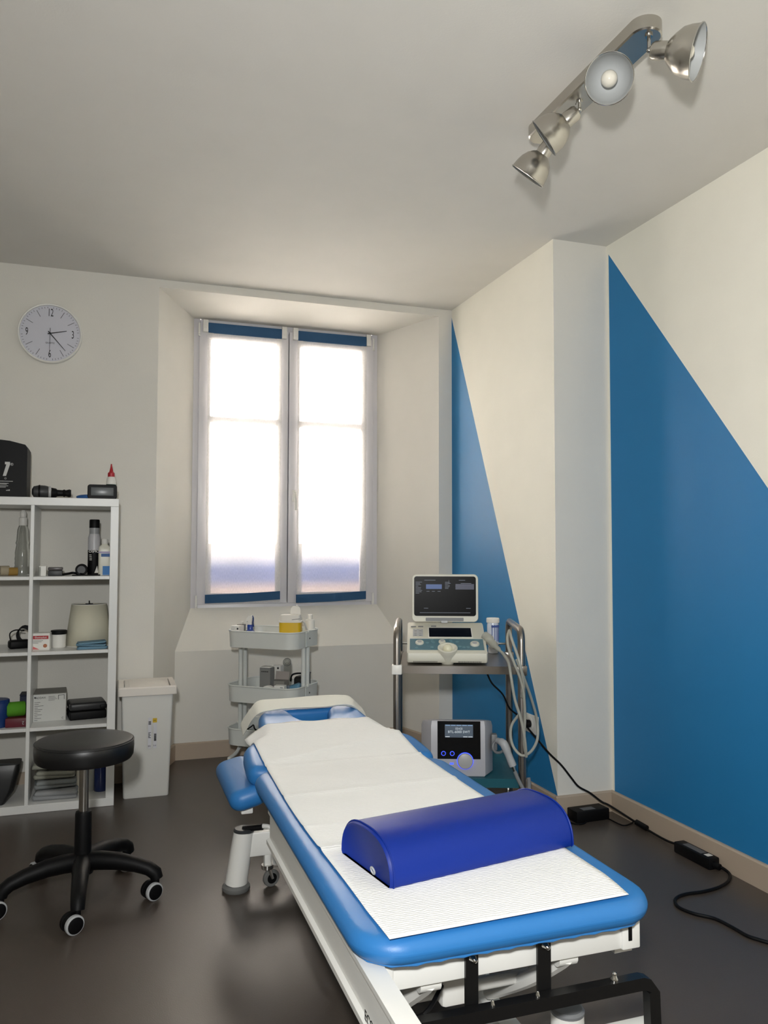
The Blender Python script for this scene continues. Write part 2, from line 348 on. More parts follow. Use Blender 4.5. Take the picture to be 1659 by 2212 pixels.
for sx in (-1, 1):                                     # armrests hanging beside the head section
    ar = MB(); ar.xf = TR(sx*0.340, T(2.905), 0.428) @ Matrix.Rotation(R(sx*14), 4, 'Y')
    c = cushion(rrect(-0.066, 0.066, -0.225, 0.215, 0.045, 6), -0.072, 0.0, 0.034, 0.0); ar.add(c.v, c.f); ar.build('armrest', VINYL, tab)
    b = MB(); b.tube([(sx*0.34,T(2.78),0.372),(sx*0.30,T(2.78),0.355),(sx*0.22,T(2.78),0.375)], 0.011, 8, smooth=4); b.rbox(sx*0.335-0.02, sx*0.335+0.02, T(2.72), T(2.78), 0.335, 0.365, 0.004); b.build('armrest_bracket', WMETAL, tab)
# upper frame
for sx in (-1, 1):
    b = MB(); xo = sx*0.325; xi = sx*0.280; x0, x1 = min(xo,xi), max(xo,xi)
    prof = [(xo,0.340),(xo,0.352),(xo-sx*0.010,0.356),(xo-sx*0.010,0.424),(xo-sx*0.004,0.430),(xo-sx*0.004,0.441),(xi,0.441),(xi,0.340)]
    b.rings([[(x,T(y),z) for x, z in prof] for y in ((1.12 if sx < 0 else 1.53), 2.42)]); b.build('side_rail', WMETAL, tab)
    b = MB().box(sx*0.20-0.02, sx*0.20+0.02, T(1.53), T(2.66), 0.40, 0.443); b.build('seat_bearer', WMETAL, tab)
b = MB().rbox(-0.27, 0.272, T(1.475), T(1.515), 0.378, 0.443, 0.003); b.rbox(-0.298, -0.255, T(1.468), T(1.522), 0.368, 0.443, 0.004); b.build('cross_beam', WMETAL, tab)
b = MB().rbox(0.258, 0.302, T(1.468), T(1.522), 0.378, 0.443, 0.003); eb = b.build('end_block', WMETAL, tab)
MB().rbox(0.272, 0.281, T(1.4665), T(1.470), 0.396, 0.428, 0.001).build('slot', BLACK, eb)
txt('ECOPOSTURAL', 0.026, INK, tab, TR(-0.3255, T(1.43), 0.374) @ Matrix.Rotation(R(-90), 4, 'Z') @ FRONT, align='LEFT')
# base: two foot columns at each end, joined by beams
def foot(x, y, lean, h, cap):
    b = MB().cyl((x, T(y), 0.022), (x+lean, T(y), h), 0.040, 0.036, 28); c = b.build('foot_column', WMETAL, tab)
    MB().lathe([(0.046,0),(0.050,0.006),(0.050,0.016),(0.043,0.024)], 28, (x, T(y), 0)).build('rubber_foot', RUBBER, c)
    MB().lathe([(0.037,0),(0.0375,0.006),(0.032,0.011)], 28, (x+lean, T(y), h), (lean*0.2, 0, 1)).build('end_cap', cap, c)
foot(-0.337, 2.94, 0.026, 0.205, DGREY); foot(0.337, 2.94, -0.026, 0.205, DGREY); foot(-0.23, 1.58, 0.0, 0.195, GPLAST); foot(0.191, 1.58, 0.0, 0.205, GPLAST)
b = MB().rbox(-0.31, 0.31, T(2.92), T(2.96), 0.115, 0.200, 0.005); b.build('rear_beam', WMETAL, tab)
b = MB().rbox(-0.23, 0.19, T(1.56), T(1.60), 0.09, 0.165, 0.005); b.rbox(0.19, 0.42, T(1.555), T(1.60), 0.12, 0.150, 0.005); b.build('front_beam', WMETAL, tab)
for x in (-0.12, 0.12): MB().rbox(x-0.025, x+0.025, T(1.58), T(2.94), 0.07, 0.12, 0.004).build('base_beam', WMETAL, tab)
# lifting arms and actuator
for x in (-0.17, 0.14):
    b = MB(); b.tube([(x,T(1.50),0.372),(x-0.002,T(1.53),0.345),(x-0.022,T(1.62),0.27),(x-0.03,T(1.80),0.15)], 0.018, 8, smooth=4); b.cyl((x-0.022,T(1.505),0.368),(x+0.022,T(1.505),0.368),0.017,n=14); b.build('lifting_arm', WMETAL, tab)
    MB().tube([(x*0.9,T(2.6),0.39),(x*0.9,T(2.2),0.26),(x*0.9,T(1.85),0.14)], 0.018, 8).build('lifting_arm', WMETAL, tab)
b = MB().cyl((-0.17,T(1.66),0.255),(0.14,T(1.66),0.255),0.014,n=16); b.build('torsion_tube', WMETAL, tab)
b = MB().cyl((-0.06,T(1.63),0.285),(0.03,T(2.2),0.20),0.028,n=20); b.rbox(-0.10,-0.02,T(1.60),T(1.70),0.25,0.315,0.01); ac = b.build('actuator', WPLAST, tab)
MB().tube([(-0.22,T(1.52),0.37),(-0.20,T(1.6),0.30),(-0.13,T(1.7),0.24),(-0.05,T(1.72),0.25)], 0.004, 6, smooth=6).build('actuator_cable', LGREY, ac)
MB().tube([(-0.10,T(1.60),0.30),(-0.17,T(1.56),0.27),(-0.20,T(1.75),0.22),(-0.1,T(1.8),0.15)], 0.005, 6, smooth=6).build('actuator_cable', BLACK, ac)
# caster, brake lever and lift strut at the rear left
b = MB().rbox(-0.237,-0.213,T(2.925),T(2.955),0.075,0.118,0.003); b.build('caster_stem', WMETAL, tab)
cs = MB().cyl((-0.225,T(2.935),0.078),(-0.225,T(2.935),0.064),0.022,n=18); ca_ = Vector((0.28,-0.96,0)); cp = Vector((-0.212,T(2.93),0.031))
for sg in (-1, 1): cs.tube([Vector((-0.222,T(2.935),0.062))+ca_*sg*0.012, cp+ca_*sg*0.013], [0.009,0.006], 8)
cs = cs.build('caster_fork', CHROME, tab)
MB().lathe([(0.019,-0.009),(0.029,-0.008),(0.031,-0.005),(0.031,0.005),(0.029,0.008),(0.019,0.009)], 26, cp, ca_).build('caster_wheel', RUBBER, cs); MB().lathe([(0.0185,-0.010),(0.0185,0.010)], 20, cp, ca_).build('wheel_hub', BLACK, cs)
lv = MB().tube([(-0.30,T(2.93),0.218),(-0.245,T(2.90),0.228),(-0.222,T(2.885),0.222),(-0.214,T(2.88),0.19),(-0.214,T(2.88),0.115),(-0.205,T(2.88),0.098),(-0.17,T(2.88),0.098)], 0.008, 8, smooth=4); lv = lv.build('brake_lever', WMETAL, tab)
MB().tube([(-0.315,T(2.935),0.214),(-0.25,T(2.90),0.226)], 0.011, 10).build('lever_grip', BLACK, lv)
# black foot-control frame
b = MB()
for x0, x1 in ((-0.106,-0.079),(0.054,0.084)): b.box(x0, x1, T(1.466), T(1.473), 0.312, 0.432)
bar = [(-0.52,T(1.452),0.318),(-0.1,T(1.452),0.318),(0.290,T(1.452),0.318),(0.307,T(1.452),0.312),(0.316,T(1.452),0.296),(0.319,T(1.452),0.20),(0.321,T(1.452),0.10)]
b.rings([[(x+dx*(1 if i > 3 else 0), T(1.452)+dy, z+dz) for dx, dy, dz in ((-0.013,-0.012,-0.013*(i<=3)),(0.013,-0.012,0.013*(i<=3)),(0.013,0.012,0.013*(i<=3)),(-0.013,0.012,-0.013*(i<=3)))] for i, (x,y,z) in enumerate(bar)])
fb = b.build('foot_control_frame', BLKMET, tab)
for x, y, z, ax in ((-0.0925,1.465,0.421,(0,-1,0)),(0.069,1.465,0.421,(0,-1,0)),(-0.235,1.452,0.331,(0,0,1)),(0.225,1.452,0.331,(0,0,1)),(-0.055,1.452,0.330,(0,0,1)),(0.045,1.452,0.330,(0,0,1))):
    s_ = 1.0 if z != 0.330 else 0.6
    MB().lathe([(0.0085*s_,0),(0.0085*s_,0.004*s_),(0.0055*s_,0.009*s_),(0.005*s_,0.014*s_),(0.002,0.017*s_)], 12, (x,T(y),z), ax).build('bolt', CHROME, fb)
MB().cyl((0.321,T(1.435),0.185),(0.321,T(1.47),0.185),0.022,n=16).build('pivot_cap', BLACK, fb)

# couch paper
PAPER = mat('couch_paper', (250,250,248), 0.85, spec=0.1)
nt = PAPER.node_tree; wv = nt.nodes.new('ShaderNodeTexWave'); wv.bands_direction = 'Y'; wv.inputs['Scale'].default_value = 42; wv.inputs['Distortion'].default_value = 3.5; wv.inputs['Detail'].default_value = 3; wv.inputs['Detail Scale'].default_value = 2
tc = nt.nodes.new('ShaderNodeTexCoord'); bp = nt.nodes.new('ShaderNodeBump'); bp.inputs['Strength'].default_value = 0.4; bp.inputs['Distance'].default_value = 0.0022
nt.links.new(tc.outputs['Object'], wv.inputs['Vector']); nt.links.new(wv.outputs['Fac'], bp.inputs['Height']); nt.links.new(bp.outputs['Normal'], nt.nodes['Principled BSDF'].inputs['Normal'])
def paper_z(x, y):
    z = TZ+0.003
    for yc, a, k in ((1.90,0.005,0.0),(2.34,0.0035,0.04),(2.05,0.002,-0.05),(2.655,0.004,0.03)): z += a*math.exp(-((y-yc-k*x)/0.012)**2)
    if y > 2.665:
        s = y-2.665; z = TZ-0.002+s*math.tan(ALP)
        hw = next((x0+(x1-x0)*(s-s0)/(s1-s0) for (x0,s0),(x1,s1) in zip(half[2:12], half[3:13]) if s0 <= s <= s1), 0.33)
        d = max(0.0, abs(x)-hw+0.03)
        z -= (0.03-math.sqrt(max(0,0.0009-d*d))) if d < 0.02 else 0.0076+(d-0.02)*0.62
        z += 0.003
        z += 0.004*math.exp(-((s-0.13-0.35*x)/0.02)**2)
        z = max(z, TZ+0.003-s*0.05) if s < 0.08 else z
    else:
        d = max(0.0, abs(x)-0.292); z -= 2.0*d*d
    return z
b = MB(); ny, nx = 130, 44; vs = []
for j in range(ny+1):
    y = 1.425+(3.085-1.425)*j/ny
    xl = -0.290+0.006*math.sin(y*5.1)+(0.010 if y < 1.5 else 0)*0; xr = 0.268+0.005*math.sin(y*4.3+1)
    if y < 1.55: xr -= (1.55-y)*0.10; xl += (1.55-y)*0.05
    for i in range(nx+1):
        x = xl+(xr-xl)*i/nx; yy = y+(0.022*(i/nx) if j < 6 else 0)*(6-j)/6+0.006*math.sin(i*0.5)*(1 if j == ny else 0)
        vs.append((x, yy, paper_z(x, yy)))
b.add(vs, [(j*(nx+1)+i, j*(nx+1)+i+1, (j+1)*(nx+1)+i+1, (j+1)*(nx+1)+i) for j in range(ny) for i in range(nx)])
pp = tag(b.build('couch_paper', PAPER, None, 60, solid=0.0008), 'white crepe paper sheet spread along the blue treatment table', 'paper sheet'); pp.location = (TX, 0, 0)
# folded paper strip over the head end
PAPER2 = mat('folded_paper', (238,236,226), 0.8, bump=(90,0.15), spec=0.1)
b = MB(); path = [(-0.268,-0.088),(-0.255,-0.060),(-0.234,-0.020),(-0.205,0.012),(-0.15,0.020),(-0.05,0.022),(0.06,0.023),(0.14,0.024),(0.185,0.014),(0.222,-0.02),(0.248,-0.045)]
P2 = catmull([Vector((x,0,z)) for x, z in path], 4)
rg = []
for i, p in enumerate(P2):
    sgn = 0.040+0.003*math.sin(i*0.6)
    rg.append([(p.x, -sgn, p.z-0.012), (p.x, -sgn-0.004, p.z-0.005), (p.x, 0.0, p.z-0.002), (p.x, sgn, p.z-0.005), (p.x, sgn, p.z-0.011)])
b.rings(rg)
st = tag(b.build('paper_strip', PAPER2), 'folded white paper strip laid across the head end of the table', 'paper strip')
st.location = (TX, 2.672+0.592*math.cos(ALP), TZ+0.006+0.592*math.sin(ALP)); st.rotation_euler = (ALP+R(13), 0, R(-1))

# ------------------------------------------------------------------ bolster
bo = thing('bolster', 'royal blue half-round vinyl bolster lying on the couch paper', 'bolster', (0.80, 1.79, TZ+0.004), R(10.5))
def bsec(s=1.0):
    o = []; n = 22
    for i in range(n+1):
        a = math.pi*i/n; c = math.cos(a); sn = math.sin(a)
        o.append((0.122*s*math.copysign(abs(c)**0.72, c), 0.006+0.090*s*sn**0.86))
    return [(0.117*s, 0.0)] + o + [(-0.117*s, 0.0)]
b = MB(); rg = []
for x, s in ((-0.252,0.90),(-0.258,0.955),(-0.254,0.985),(-0.244,1.0),(0.244,1.0),(0.254,0.985),(0.258,0.955),(0.252,0.90)): rg.append([(x, y, z) for y, z in bsec(s)])
b.rings(rg); bb_ = b.build('bolster_body', NAVYV, bo, 50)
for x in (-0.250, 0.250): 
    b = MB(); b.tube([(x,y,z) for y, z in bsec(1.006)], 0.0022, 6); b.build('piping', NAVYV, bb_)
b = MB()
for k in range(5): a = R(128+k*6); b.tube([(-0.246+0.004*0, 0.122*math.cos(a)*0.99, 0.007+0.0905*math.sin(a)**0.86),(-0.228, 0.122*math.cos(a)*0.99, 0.008+0.0905*math.sin(a)**0.86)], 0.0012, 5)
b.build('stitching', INK, bb_)
b = MB().ring(0.008, 0.0022, (-0.258,-0.04,0.012), (1,0,0.3), 18, 6); b.build('zip_ring', LGREY, bo)

# ------------------------------------------------------------------ stool
so = thing('rolling_stool', 'round black vinyl stool on a five-star wheeled base', 'stool', (-0.085, 3.05, 0))
b = MB().lathe([(0.145,0.478),(0.160,0.482),(0.166,0.492),(0.168,0.52),(0.167,0.542),(0.162,0.549),(0.15,0.5515),(0.08,0.554),(0.01,0.555)], 56); se = b.build('seat', BLACKV, so, 40)
MB().ring(0.1665, 0.0022, (0,0,0.543), n=56, k=6).build('piping', BLACKV, se)
MB().cyl((0,0,0.46),(0,0,0.479),0.06,n=24).build('seat_plate', BLACK, so)
MB().cyl((0,0,0.28),(0,0,0.465),0.0165,n=20).build('gas_piston', CHROME, so)
MB().lathe([(0.029,0.135),(0.028,0.29),(0.026,0.298),(0.018,0.30)], 24).build('gas_column', BLACK, so)
MB().lathe([(0.036,0.085),(0.040,0.10),(0.038,0.135),(0.030,0.150)], 24).build('hub', BLACK, so)
for k in range(5):
    a = R(-91+72*k); d = Vector((math.cos(a), math.sin(a), 0)); s_ = Vector((-d.y, d.x, 0))
    pr = [(0.01,0.120,0.024,0.026),(0.06,0.124,0.024,0.026),(0.12,0.122,0.022,0.024),(0.19,0.110,0.020,0.021),(0.235,0.096,0.019,0.019),(0.258,0.080,0.018,0.019),(0.264,0.062,0.017,0.017)]
    rg = []
    pr = [(r_, z_+0.004, w_*1.28, h_*1.25) for r_, z_, w_, h_ in pr]
    for i, (r_, z_, w_, h_) in enumerate(pr):
        p0 = Vector((pr[max(0,i-1)][0],0,pr[max(0,i-1)][1])); p1 = Vector((pr[min(6,i+1)][0],0,pr[min(6,i+1)][1])); t_ = (p1-p0).normalized(); nn = Vector((-t_.z,0,t_.x))
        rg.append([d*(r_+nn.x*h_*math.sin(2*math.pi*j/12)) + s_*(w_*math.cos(2*math.pi*j/12)) + Vector((0,0,z_+nn.z*h_*math.sin(2*math.pi*j/12))) for j in range(12)])
    lg = MB().rings(rg).build('leg', BLACK, so, 60)
    wa = R(-62) if k != 3 else R(-150)
    wd = Vector((math.cos(wa), math.sin(wa), 0)); side = Vector((wd.y, -wd.x, 0)); c = d*0.262 + side*0.018 + Vector((0,0,0.0305))
    cb = MB().cyl(d*0.262+Vector((0,0,0.05)), d*0.262+Vector((0,0,0.07)), 0.010, n=12); cb.cyl(c-wd*0.011, c+wd*0.011, 0.027, n=24); cs = cb.build('caster', BLACK, so)
    for sg in (-1, 1):
        MB().lathe([(0.024,0),(0.0305,0.002),(0.0305,0.013),(0.026,0.016)], 26, c+wd*(sg*0.010), wd*sg).build('wheel', (LGREY if sg > 0 else BLACK), cs)
        MB().lathe([(0.0255,0),(0.0255,0.0165),(0.022,0.018),(0.008,0.0185)], 26, c+wd*(sg*0.010), wd*sg).build('wheel_cap', BLACK, cs)

# ------------------------------------------------------------------ shelf unit
SX1, SX0, SY, SD = 0.0211, -0.749, 4.0733, 0.372
su = thing('shelf_unit', 'white open cube shelf unit standing against the back wall', 'shelf', (SX0, SY, 0))
sw = SX1-SX0
MB().rbox(0, sw, 0, SD, 1.430, 1.468, 0.0015, 1).build('top_panel', MELA, su); MB().rbox(0, sw, 0, SD, 0, 0.038, 0.0015, 1).build('bottom_panel', MELA, su)
for x in (0, sw-0.038): MB().rbox(x, x+0.038, 0.001, SD, 0.038, 1.430, 0.0015, 1).build('side_panel', MELA, su)
dx = (sw-0.016)/2; ZS = [0.038]
for i in range(3):
    z = 0.038+(1.392-3*0.016)/4*(i+1)+0.016*i; ZS.append(z+0.016)
    for x0, x1 in ((0.038, dx), (dx+0.016, sw-0.038)): MB().rbox(x0, x1, 0.003, SD, z, z+0.016, 0.001, 1).build('shelf', MELA, su)
MB().rbox(dx, dx+0.016, 0.002, SD, 0.038, 1.430, 0.001, 1).build('divider', MELA, su)

# ------------------------------------------------------------------ things on the shelf unit
YC = SY
def sp(u, v, z, ymin=None, ymax=None):
    p = at_z(u, v, z)
    if ymin is not None: p.y = max(p.y, ymin)
    if ymax is not None: p.y = min(p.y, ymax)
    return p
TOPZ = 1.468
# top of the unit
t = thing('carry_case', 'tall black device case with silver lettering on top of the shelf unit', 'case', (-0.505, 4.19, TOPZ))
b = MB(); prof = [(-0.16,0.0),(0.108,0.0),(0.108,0.235),(0.098,0.252),(0.03,0.268),(-0.16,0.285)]
b.rings([[(x,y,z) for x, z in prof] for y in (-0.07,0.10)]); cb = b.build('case_body', BLACK, t)
SILV = mat('silver_print', (190,190,188), 0.4)
b = MB().add([(0.004,-0.0712,0.10),(0.018,-0.0712,0.10),(0.034,-0.0712,0.155),(0.034,-0.0712,0.167),(0.012,-0.0712,0.167),(0.012,-0.0712,0.155),(0.018,-0.0712,0.155)], [(0,1,2,6),(6,2,3,4,5)]); b.build('emblem', SILV, t)
txt('®', 0.018, SILV, t, TR(0.042,-0.0712,0.155) @ FRONT); txt('O', 0.012, SILV, t, TR(0.016,-0.0712,0.088) @ FRONT)
b = MB()
for z, x0, x1 in ((0.074,-0.05,0.048),(0.064,-0.05,0.030),(0.060,-0.05,0.022),(0.052,-0.05,0.028),(0.046,-0.05,0.018)): b.box(x0, x1, -0.0714, -0.0706, z, z+0.0022)
for x in (0.02,0.026,0.032): b.box(x, x+0.0035, -0.0714,-0.0706, 0.030, 0.033+0.2*(x-0.015))
b.build('small_print', SILV, t)
t = thing('handheld_device', 'black handheld device with a grey ring lying beside the black case', 'device', (-0.30, 4.17, TOPZ), R(4))
b = MB().lathe([(0.012,-0.078),(0.026,-0.07),(0.032,-0.045),(0.031,-0.02),(0.027,-0.004)], 20, (0,0,0.032), (1,0,0)); b.build('head', DGREY, t)
MB().lathe([(0.028,0),(0.029,0.005),(0.028,0.010)], 20, (-0.003,0,0.032), (1,0,0)).build('ring', LGREY, t)
b = MB().lathe([(0.026,0.008),(0.022,0.03),(0.016,0.036),(0.015,0.06),(0.019,0.066),(0.015,0.074),(0.020,0.09),(0.017,0.098)], 20, (0,0,0.028), (1,0,0)); b.build('handle', BLACK, t)
b = MB().lathe([(0.030,0.0),(0.0335,0.003),(0.034,0.008),(0.026,0.012)], 20, (-0.05,0,0.032), (1,0,0)); b.build('grip_band', BLACK, t)
o = MB(); o.xf = TR(0,0,0.014) @ Matrix.Diagonal((1.25,0.7,0.30,1)); o.sphere((0,0,0), 0.045, 24, 12)
tag(place(o.build('massage_pad', mat('mid_blue_rubber', (34,92,160), 0.5)), (-0.125, 4.22, TOPZ)), 'smooth blue pebble-shaped pad behind the small black display', 'pad')
t = thing('display_unit', 'small black unit with a grey screen on the shelf unit corner', 'display', (-0.057, 4.12, TOPZ))
b = MB(); pr = rrect(-0.068,0.068,0.0,0.070,0.012,5); b.rings([[(x,-0.014,z) for x,z in inset(pr,0.003)],[(x,-0.011,z) for x,z in pr],[(x,0.03,z) for x,z in pr]]); b.build('housing', BLACK, t)
MB().rbox(-0.052,0.052,-0.0165,-0.0135,0.016,0.056,0.002).build('screen', mat('grey_screen', (98,102,104), 0.3), t)
t = thing('glue_bottle', 'white glue bottle with a pointed red cap on the shelf unit', 'bottle', (-0.018, 4.28, TOPZ))
MB().lathe([(0.020,0),(0.024,0.004),(0.024,0.10),(0.021,0.118),(0.014,0.126)], 24).build('bottle_body', WPLAST, t)
RED = mat('red_plastic', (172,26,38), 0.4)
MB().lathe([(0.017,0.124),(0.017,0.142),(0.0155,0.144),(0.010,0.150),(0.005,0.172),(0.003,0.190)], 24).build('cap', RED, t)
b = MB().lathe([(0.0244,0.045),(0.0244,0.085)], 24, cap0=False, cap1=False); b.build('label_band', mat('label_green', (30,60,48), 0.6), t)
txt('VINYL', 0.012, WPLAST, t, TR(0,-0.0249,0.052) @ FRONT)
# fourth row
z4, z3, z2, z1 = ZS[3], ZS[2], ZS[1], ZS[0]
CLEAR = mat('clear_plastic', (226,228,224), 0.08, trans=0.9)
t = thing('clear_bottle', 'clear ribbed plastic bottle with a white cap on the upper shelf', 'bottle', (-0.432, 4.36, z4))
b = MB().lathe([(0.034,0),(0.038,0.006),(0.037,0.04),(0.0345,0.05),(0.037,0.06),(0.0345,0.07),(0.037,0.08),(0.0345,0.095),(0.036,0.11),(0.030,0.15),(0.0335,0.16),(0.030,0.172),(0.027,0.225),(0.022,0.24),(0.018,0.25)], 28); b.build('bottle_body', CLEAR, t)
b = MB().lathe([(0.019,0.246),(0.020,0.25),(0.020,0.285),(0.014,0.29),(0.016,0.30),(0.016,0.312),(0.008,0.324)], 22); b.build('cap', WPLAST, t)
BEIGE = mat('beige_tape', (176,164,140), 0.8)
for x, m_, lb, r_ in ((-0.50, BEIGE, 'beige tape roll lying at the left end of the upper shelf', 0.024), (-0.463, mat('ochre_tape', (166,132,66), 0.8), 'ochre tape roll beside the clear ribbed bottle', 0.020)):
    o = MB().lathe([(0.011,-0.02),(r_,-0.02),(r_,0.02),(0.011,0.02)], 24, (0,0,r_), (1,0.3,0), False, False); o.rings([[Vector(p) for p in o.v[:24]], [Vector(p) for p in o.v[72:96]]], False, False)
    tag(place(o.build('tape_roll', m_), (x, 4.26, z4)), lb, 'tape roll', 'tape rolls on the upper shelf')
p = at_y(90, 1230, 4.18)
t = thing('pill_box', 'small white carton with a clear front on the upper shelf', 'box', (-0.322, 4.17, z4)); MB().rbox(-0.016,0.016,-0.012,0.02,0,0.048,0.001,1).build('carton', WPLAST, t); MB().rbox(-0.018,-0.008,-0.014,0.0,0.0,0.044,0.001,1).build('clear_cover', CLEAR, t)
t = thing('dark_tin', 'small dark grey lidded tin beside the white carton', 'tin', (-0.265, 4.17, z4)); MB().rbox(-0.032,0.032,-0.02,0.025,0,0.026,0.003).build('tin_body', DGREY, t); MB().rbox(-0.033,0.033,-0.021,0.026,0.027,0.042,0.004).build('lid', mat('smoky_lid', (84,80,80), 0.3), t)
t = thing('black_strap', 'coiled black strap lying flat on the upper shelf', 'strap', (-0.185, 4.17, z4))
b = MB(); b.tube([(-0.05,0,0.006),(-0.02,0.012,0.010),(0.0,-0.008,0.014),(0.025,0.010,0.009),(0.045,-0.006,0.006)], 0.006, 8, smooth=5); b.build('strap_loop', BLACK, t); MB().rbox(-0.005,0.125,-0.018,0.014,0,0.005,0.002).build('strap_end', BLACK, t)
t = thing('black_roll', 'black hollow roll lying end-on beside the spray can', 'roll', (-0.148, 4.20, z4))
b = MB().lathe([(0.019,-0.03),(0.027,-0.032),(0.0285,-0.028),(0.0285,0.03)], 26, (0,0,0.0285), (0,1,0), False, True); b.build('roll_body', BLACK, t); MB().cyl((0,-0.026,0.0285),(0,0.0,0.0285),0.0195,n=24).build('roll_core', DGREY, t)
t = thing('spray_can', 'silver and black spray can with a black cap on the upper shelf', 'spray can', (-0.092, 4.22, z4))
b = MB().lathe([(0.028,0),(0.0295,0.004),(0.0295,0.125)], 28); b.build('can_lower', BLACK, t)
SILVER = mat('silver_can', (186,186,190), 0.35); MB().lathe([(0.0295,0.125),(0.0295,0.185),(0.025,0.205)], 28).build('can_upper', SILVER, t)
MB().lathe([(0.0235,0.203),(0.0235,0.235)], 28).build('collar', mat('grey_collar', (150,152,154), 0.4), t); MB().lathe([(0.0245,0.235),(0.0245,0.272),(0.022,0.277)], 28).build('cap', BLACK, t)
txt('OSMO', 0.017, WPLAST, t, TR(0,-0.0298,0.118) @ FRONT)
b = MB()
for k, (x, z) in enumerate(((-0.014,0.10),(-0.013,0.092),(-0.012,0.084),(-0.012,0.076))): b.box(x-0.008, x+0.003, -0.0292, -0.0272, z, z+0.002)
b.add([(0.004,-0.0300,0.012),(0.022,-0.0235,0.012),(0.016,-0.0272,0.048)], [(0,1,2)]); b.build('small_print', WPLAST, t)
t = thing('lotion_bottle', 'white lotion bottle with blue labels at the right of the upper shelf', 'bottle', (-0.042, 4.20, z4))
b = MB(); rg = [[(x*s,y*s,z) for x,y in rrect(-0.029,0.029,-0.02,0.02,0.012,5)] for s, z in ((0.96,0),(1,0.004),(1,0.125),(0.92,0.142),(0.5,0.152),(0.46,0.158))]; b.rings(rg); b.build('bottle_body', mat('milky_plastic', (226,224,210), 0.35), t)
MB().lathe([(0.0155,0.156),(0.0155,0.176),(0.013,0.180)], 20).build('cap', WPLAST, t)
LB = mat('label_blue', (28,118,190), 0.5); MB().box(-0.008,0.0285,-0.0206,-0.0199,0.002,0.046).build('label', LB, t); MB().box(-0.016,0.0292,-0.0206,-0.0199,0.092,0.108).build('label', mat('label_navy', (22,84,150), 0.5), t); MB().box(-0.027,0.029,-0.0206,-0.0199,0.110,0.118).build('label', mat('label_lilac', (170,160,196), 0.5), t)
# third row
t = thing('charger', 'black charger with its cable coiled on top on the middle shelf', 'charger', (-0.425, 4.25, z3), R(15))
MB().rbox(-0.05,0.045,-0.028,0.028,0,0.042,0.012,3).build('charger_body', BLACK, t)
b = MB()
for k in range(4): b.tube([(0.015+0.028*math.cos(a)*1.1+0.004*k, 0.012*math.sin(a)+0.006*k-0.01, 0.062+0.036*math.sin(a)+0.003*k) for a in [2*math.pi*j/16 for j in range(16)]], 0.0028, 6, closed=True)
b.tube([(-0.04,0,0.04),(-0.045,-0.01,0.075),(-0.02,-0.01,0.09),(0.02,0,0.085)], 0.003, 6, smooth=4); b.build('cable', BLACK, t)
t = thing('plaster_box', 'red and white plaster box on the middle shelf', 'box', (-0.320, 4.175, z3), R(-4))
MB().rbox(-0.040,0.040,-0.03,0.03,0,0.080,0.001,1).build('carton', WPLAST, t); MB().box(-0.034,0.034,-0.0306,-0.0299,0.052,0.068).build('red_panel', RED, t); txt('Elastoplast', 0.0125, WPLAST, t, TR(0,-0.031,0.060) @ FRONT)
b = MB().add([(-0.038,-0.0305,0.003),(-0.005,-0.0305,0.003),(-0.038,-0.0305,0.02)], [(0,1,2)]); b.build('corner_flash', mat('pink_print', (214,110,112), 0.5), t)
b = MB(); b.lathe([(0.009,0),(0.009,0.0008)], 18, (0.020,-0.030,0.020), (0,-1,0)); b.build('printed_picture', mat('brown_print', (170,104,70), 0.6), t)
b = MB(); [b.box(-0.034, x1, -0.0306,-0.0299, z, z+0.0015) for z, x1 in ((0.044,0.01),(0.038,0.004),(0.032,-0.01))]; b.build('small_print', INK, t)
t = thing('white_jar', 'white round jar with a black lid beside the red plaster box', 'jar', (-0.247, 4.225, z3))
MB().lathe([(0.030,0),(0.033,0.004),(0.034,0.066)], 26).build('jar_body', WPLAST, t); MB().lathe([(0.037,0.066),(0.038,0.07),(0.038,0.082),(0.035,0.085)], 26).build('lid', BLACK, t)
t = thing('lampshade', 'cream fabric lampshade stored upright on the middle shelf', 'lampshade', (-0.112, 4.30, z3))
SHADE = mat('cream_fabric', (214,210,190), 0.85, bump=(400,0.15)); b = MB().lathe([(0.110,0.0),(0.083,0.205)], 44, cap0=False, cap1=False); b.build('shade', SHADE, t, solid=0.002)
MB().ring(0.083,0.002,(0,0,0.205),n=44,k=6).build('wire_ring', WPLAST, t); MB().ring(0.110,0.002,(0,0,0.002),n=44,k=6).build('wire_ring', WPLAST, t)
b = MB().tube([(-0.083,0,0.203),(0.083,0,0.203)],0.0018,6); b.tube([(0,-0.083,0.203),(0,0.083,0.203)],0.0018,6); b.rbox(-0.018,0.018,-0.004,0.004,0.203,0.208,0.001,1); b.cyl((0,0,0.205),(0,0,0.222),0.003,n=10); b.build('finial', BLACK, t)
CLOTH = mat('blue_cloth', (112,148,170), 0.9, bump=(300,0.3))
def folded(name, lab, cat, loc, rz, w, d, h, m_, layers=3, group=None, wob=0.004):
    t = thing(name, lab, cat, loc, rz, group)
    for k in range(layers):
        z0_, z1_ = h*k/layers, h*(k+1)/layers
        pts = rrect(-w/2+wob*math.sin(k*2.3), w/2+wob*math.sin(k*1.3+1), -d/2+wob*math.cos(k), d/2, 0.012, 4)
        bb = cushion(pts, z0_+0.0005, z1_, (z1_-z0_)*0.48, 0.0, 3)
        rr = wob*0.9; bb.v = [(x+rr*0.5*math.sin(y*50+k*3), y+rr*0.6*math.sin(x*33+k*2), max(z, 0.0005)+(rr*(math.sin(x*38+k*1.7)+0.6*math.sin(x*71+k))*(0.4 if k == 0 else 1) if z > 0.004 else 0)) for x, y, z in bb.v]
        bb.build('fold', m_, t)
    return t
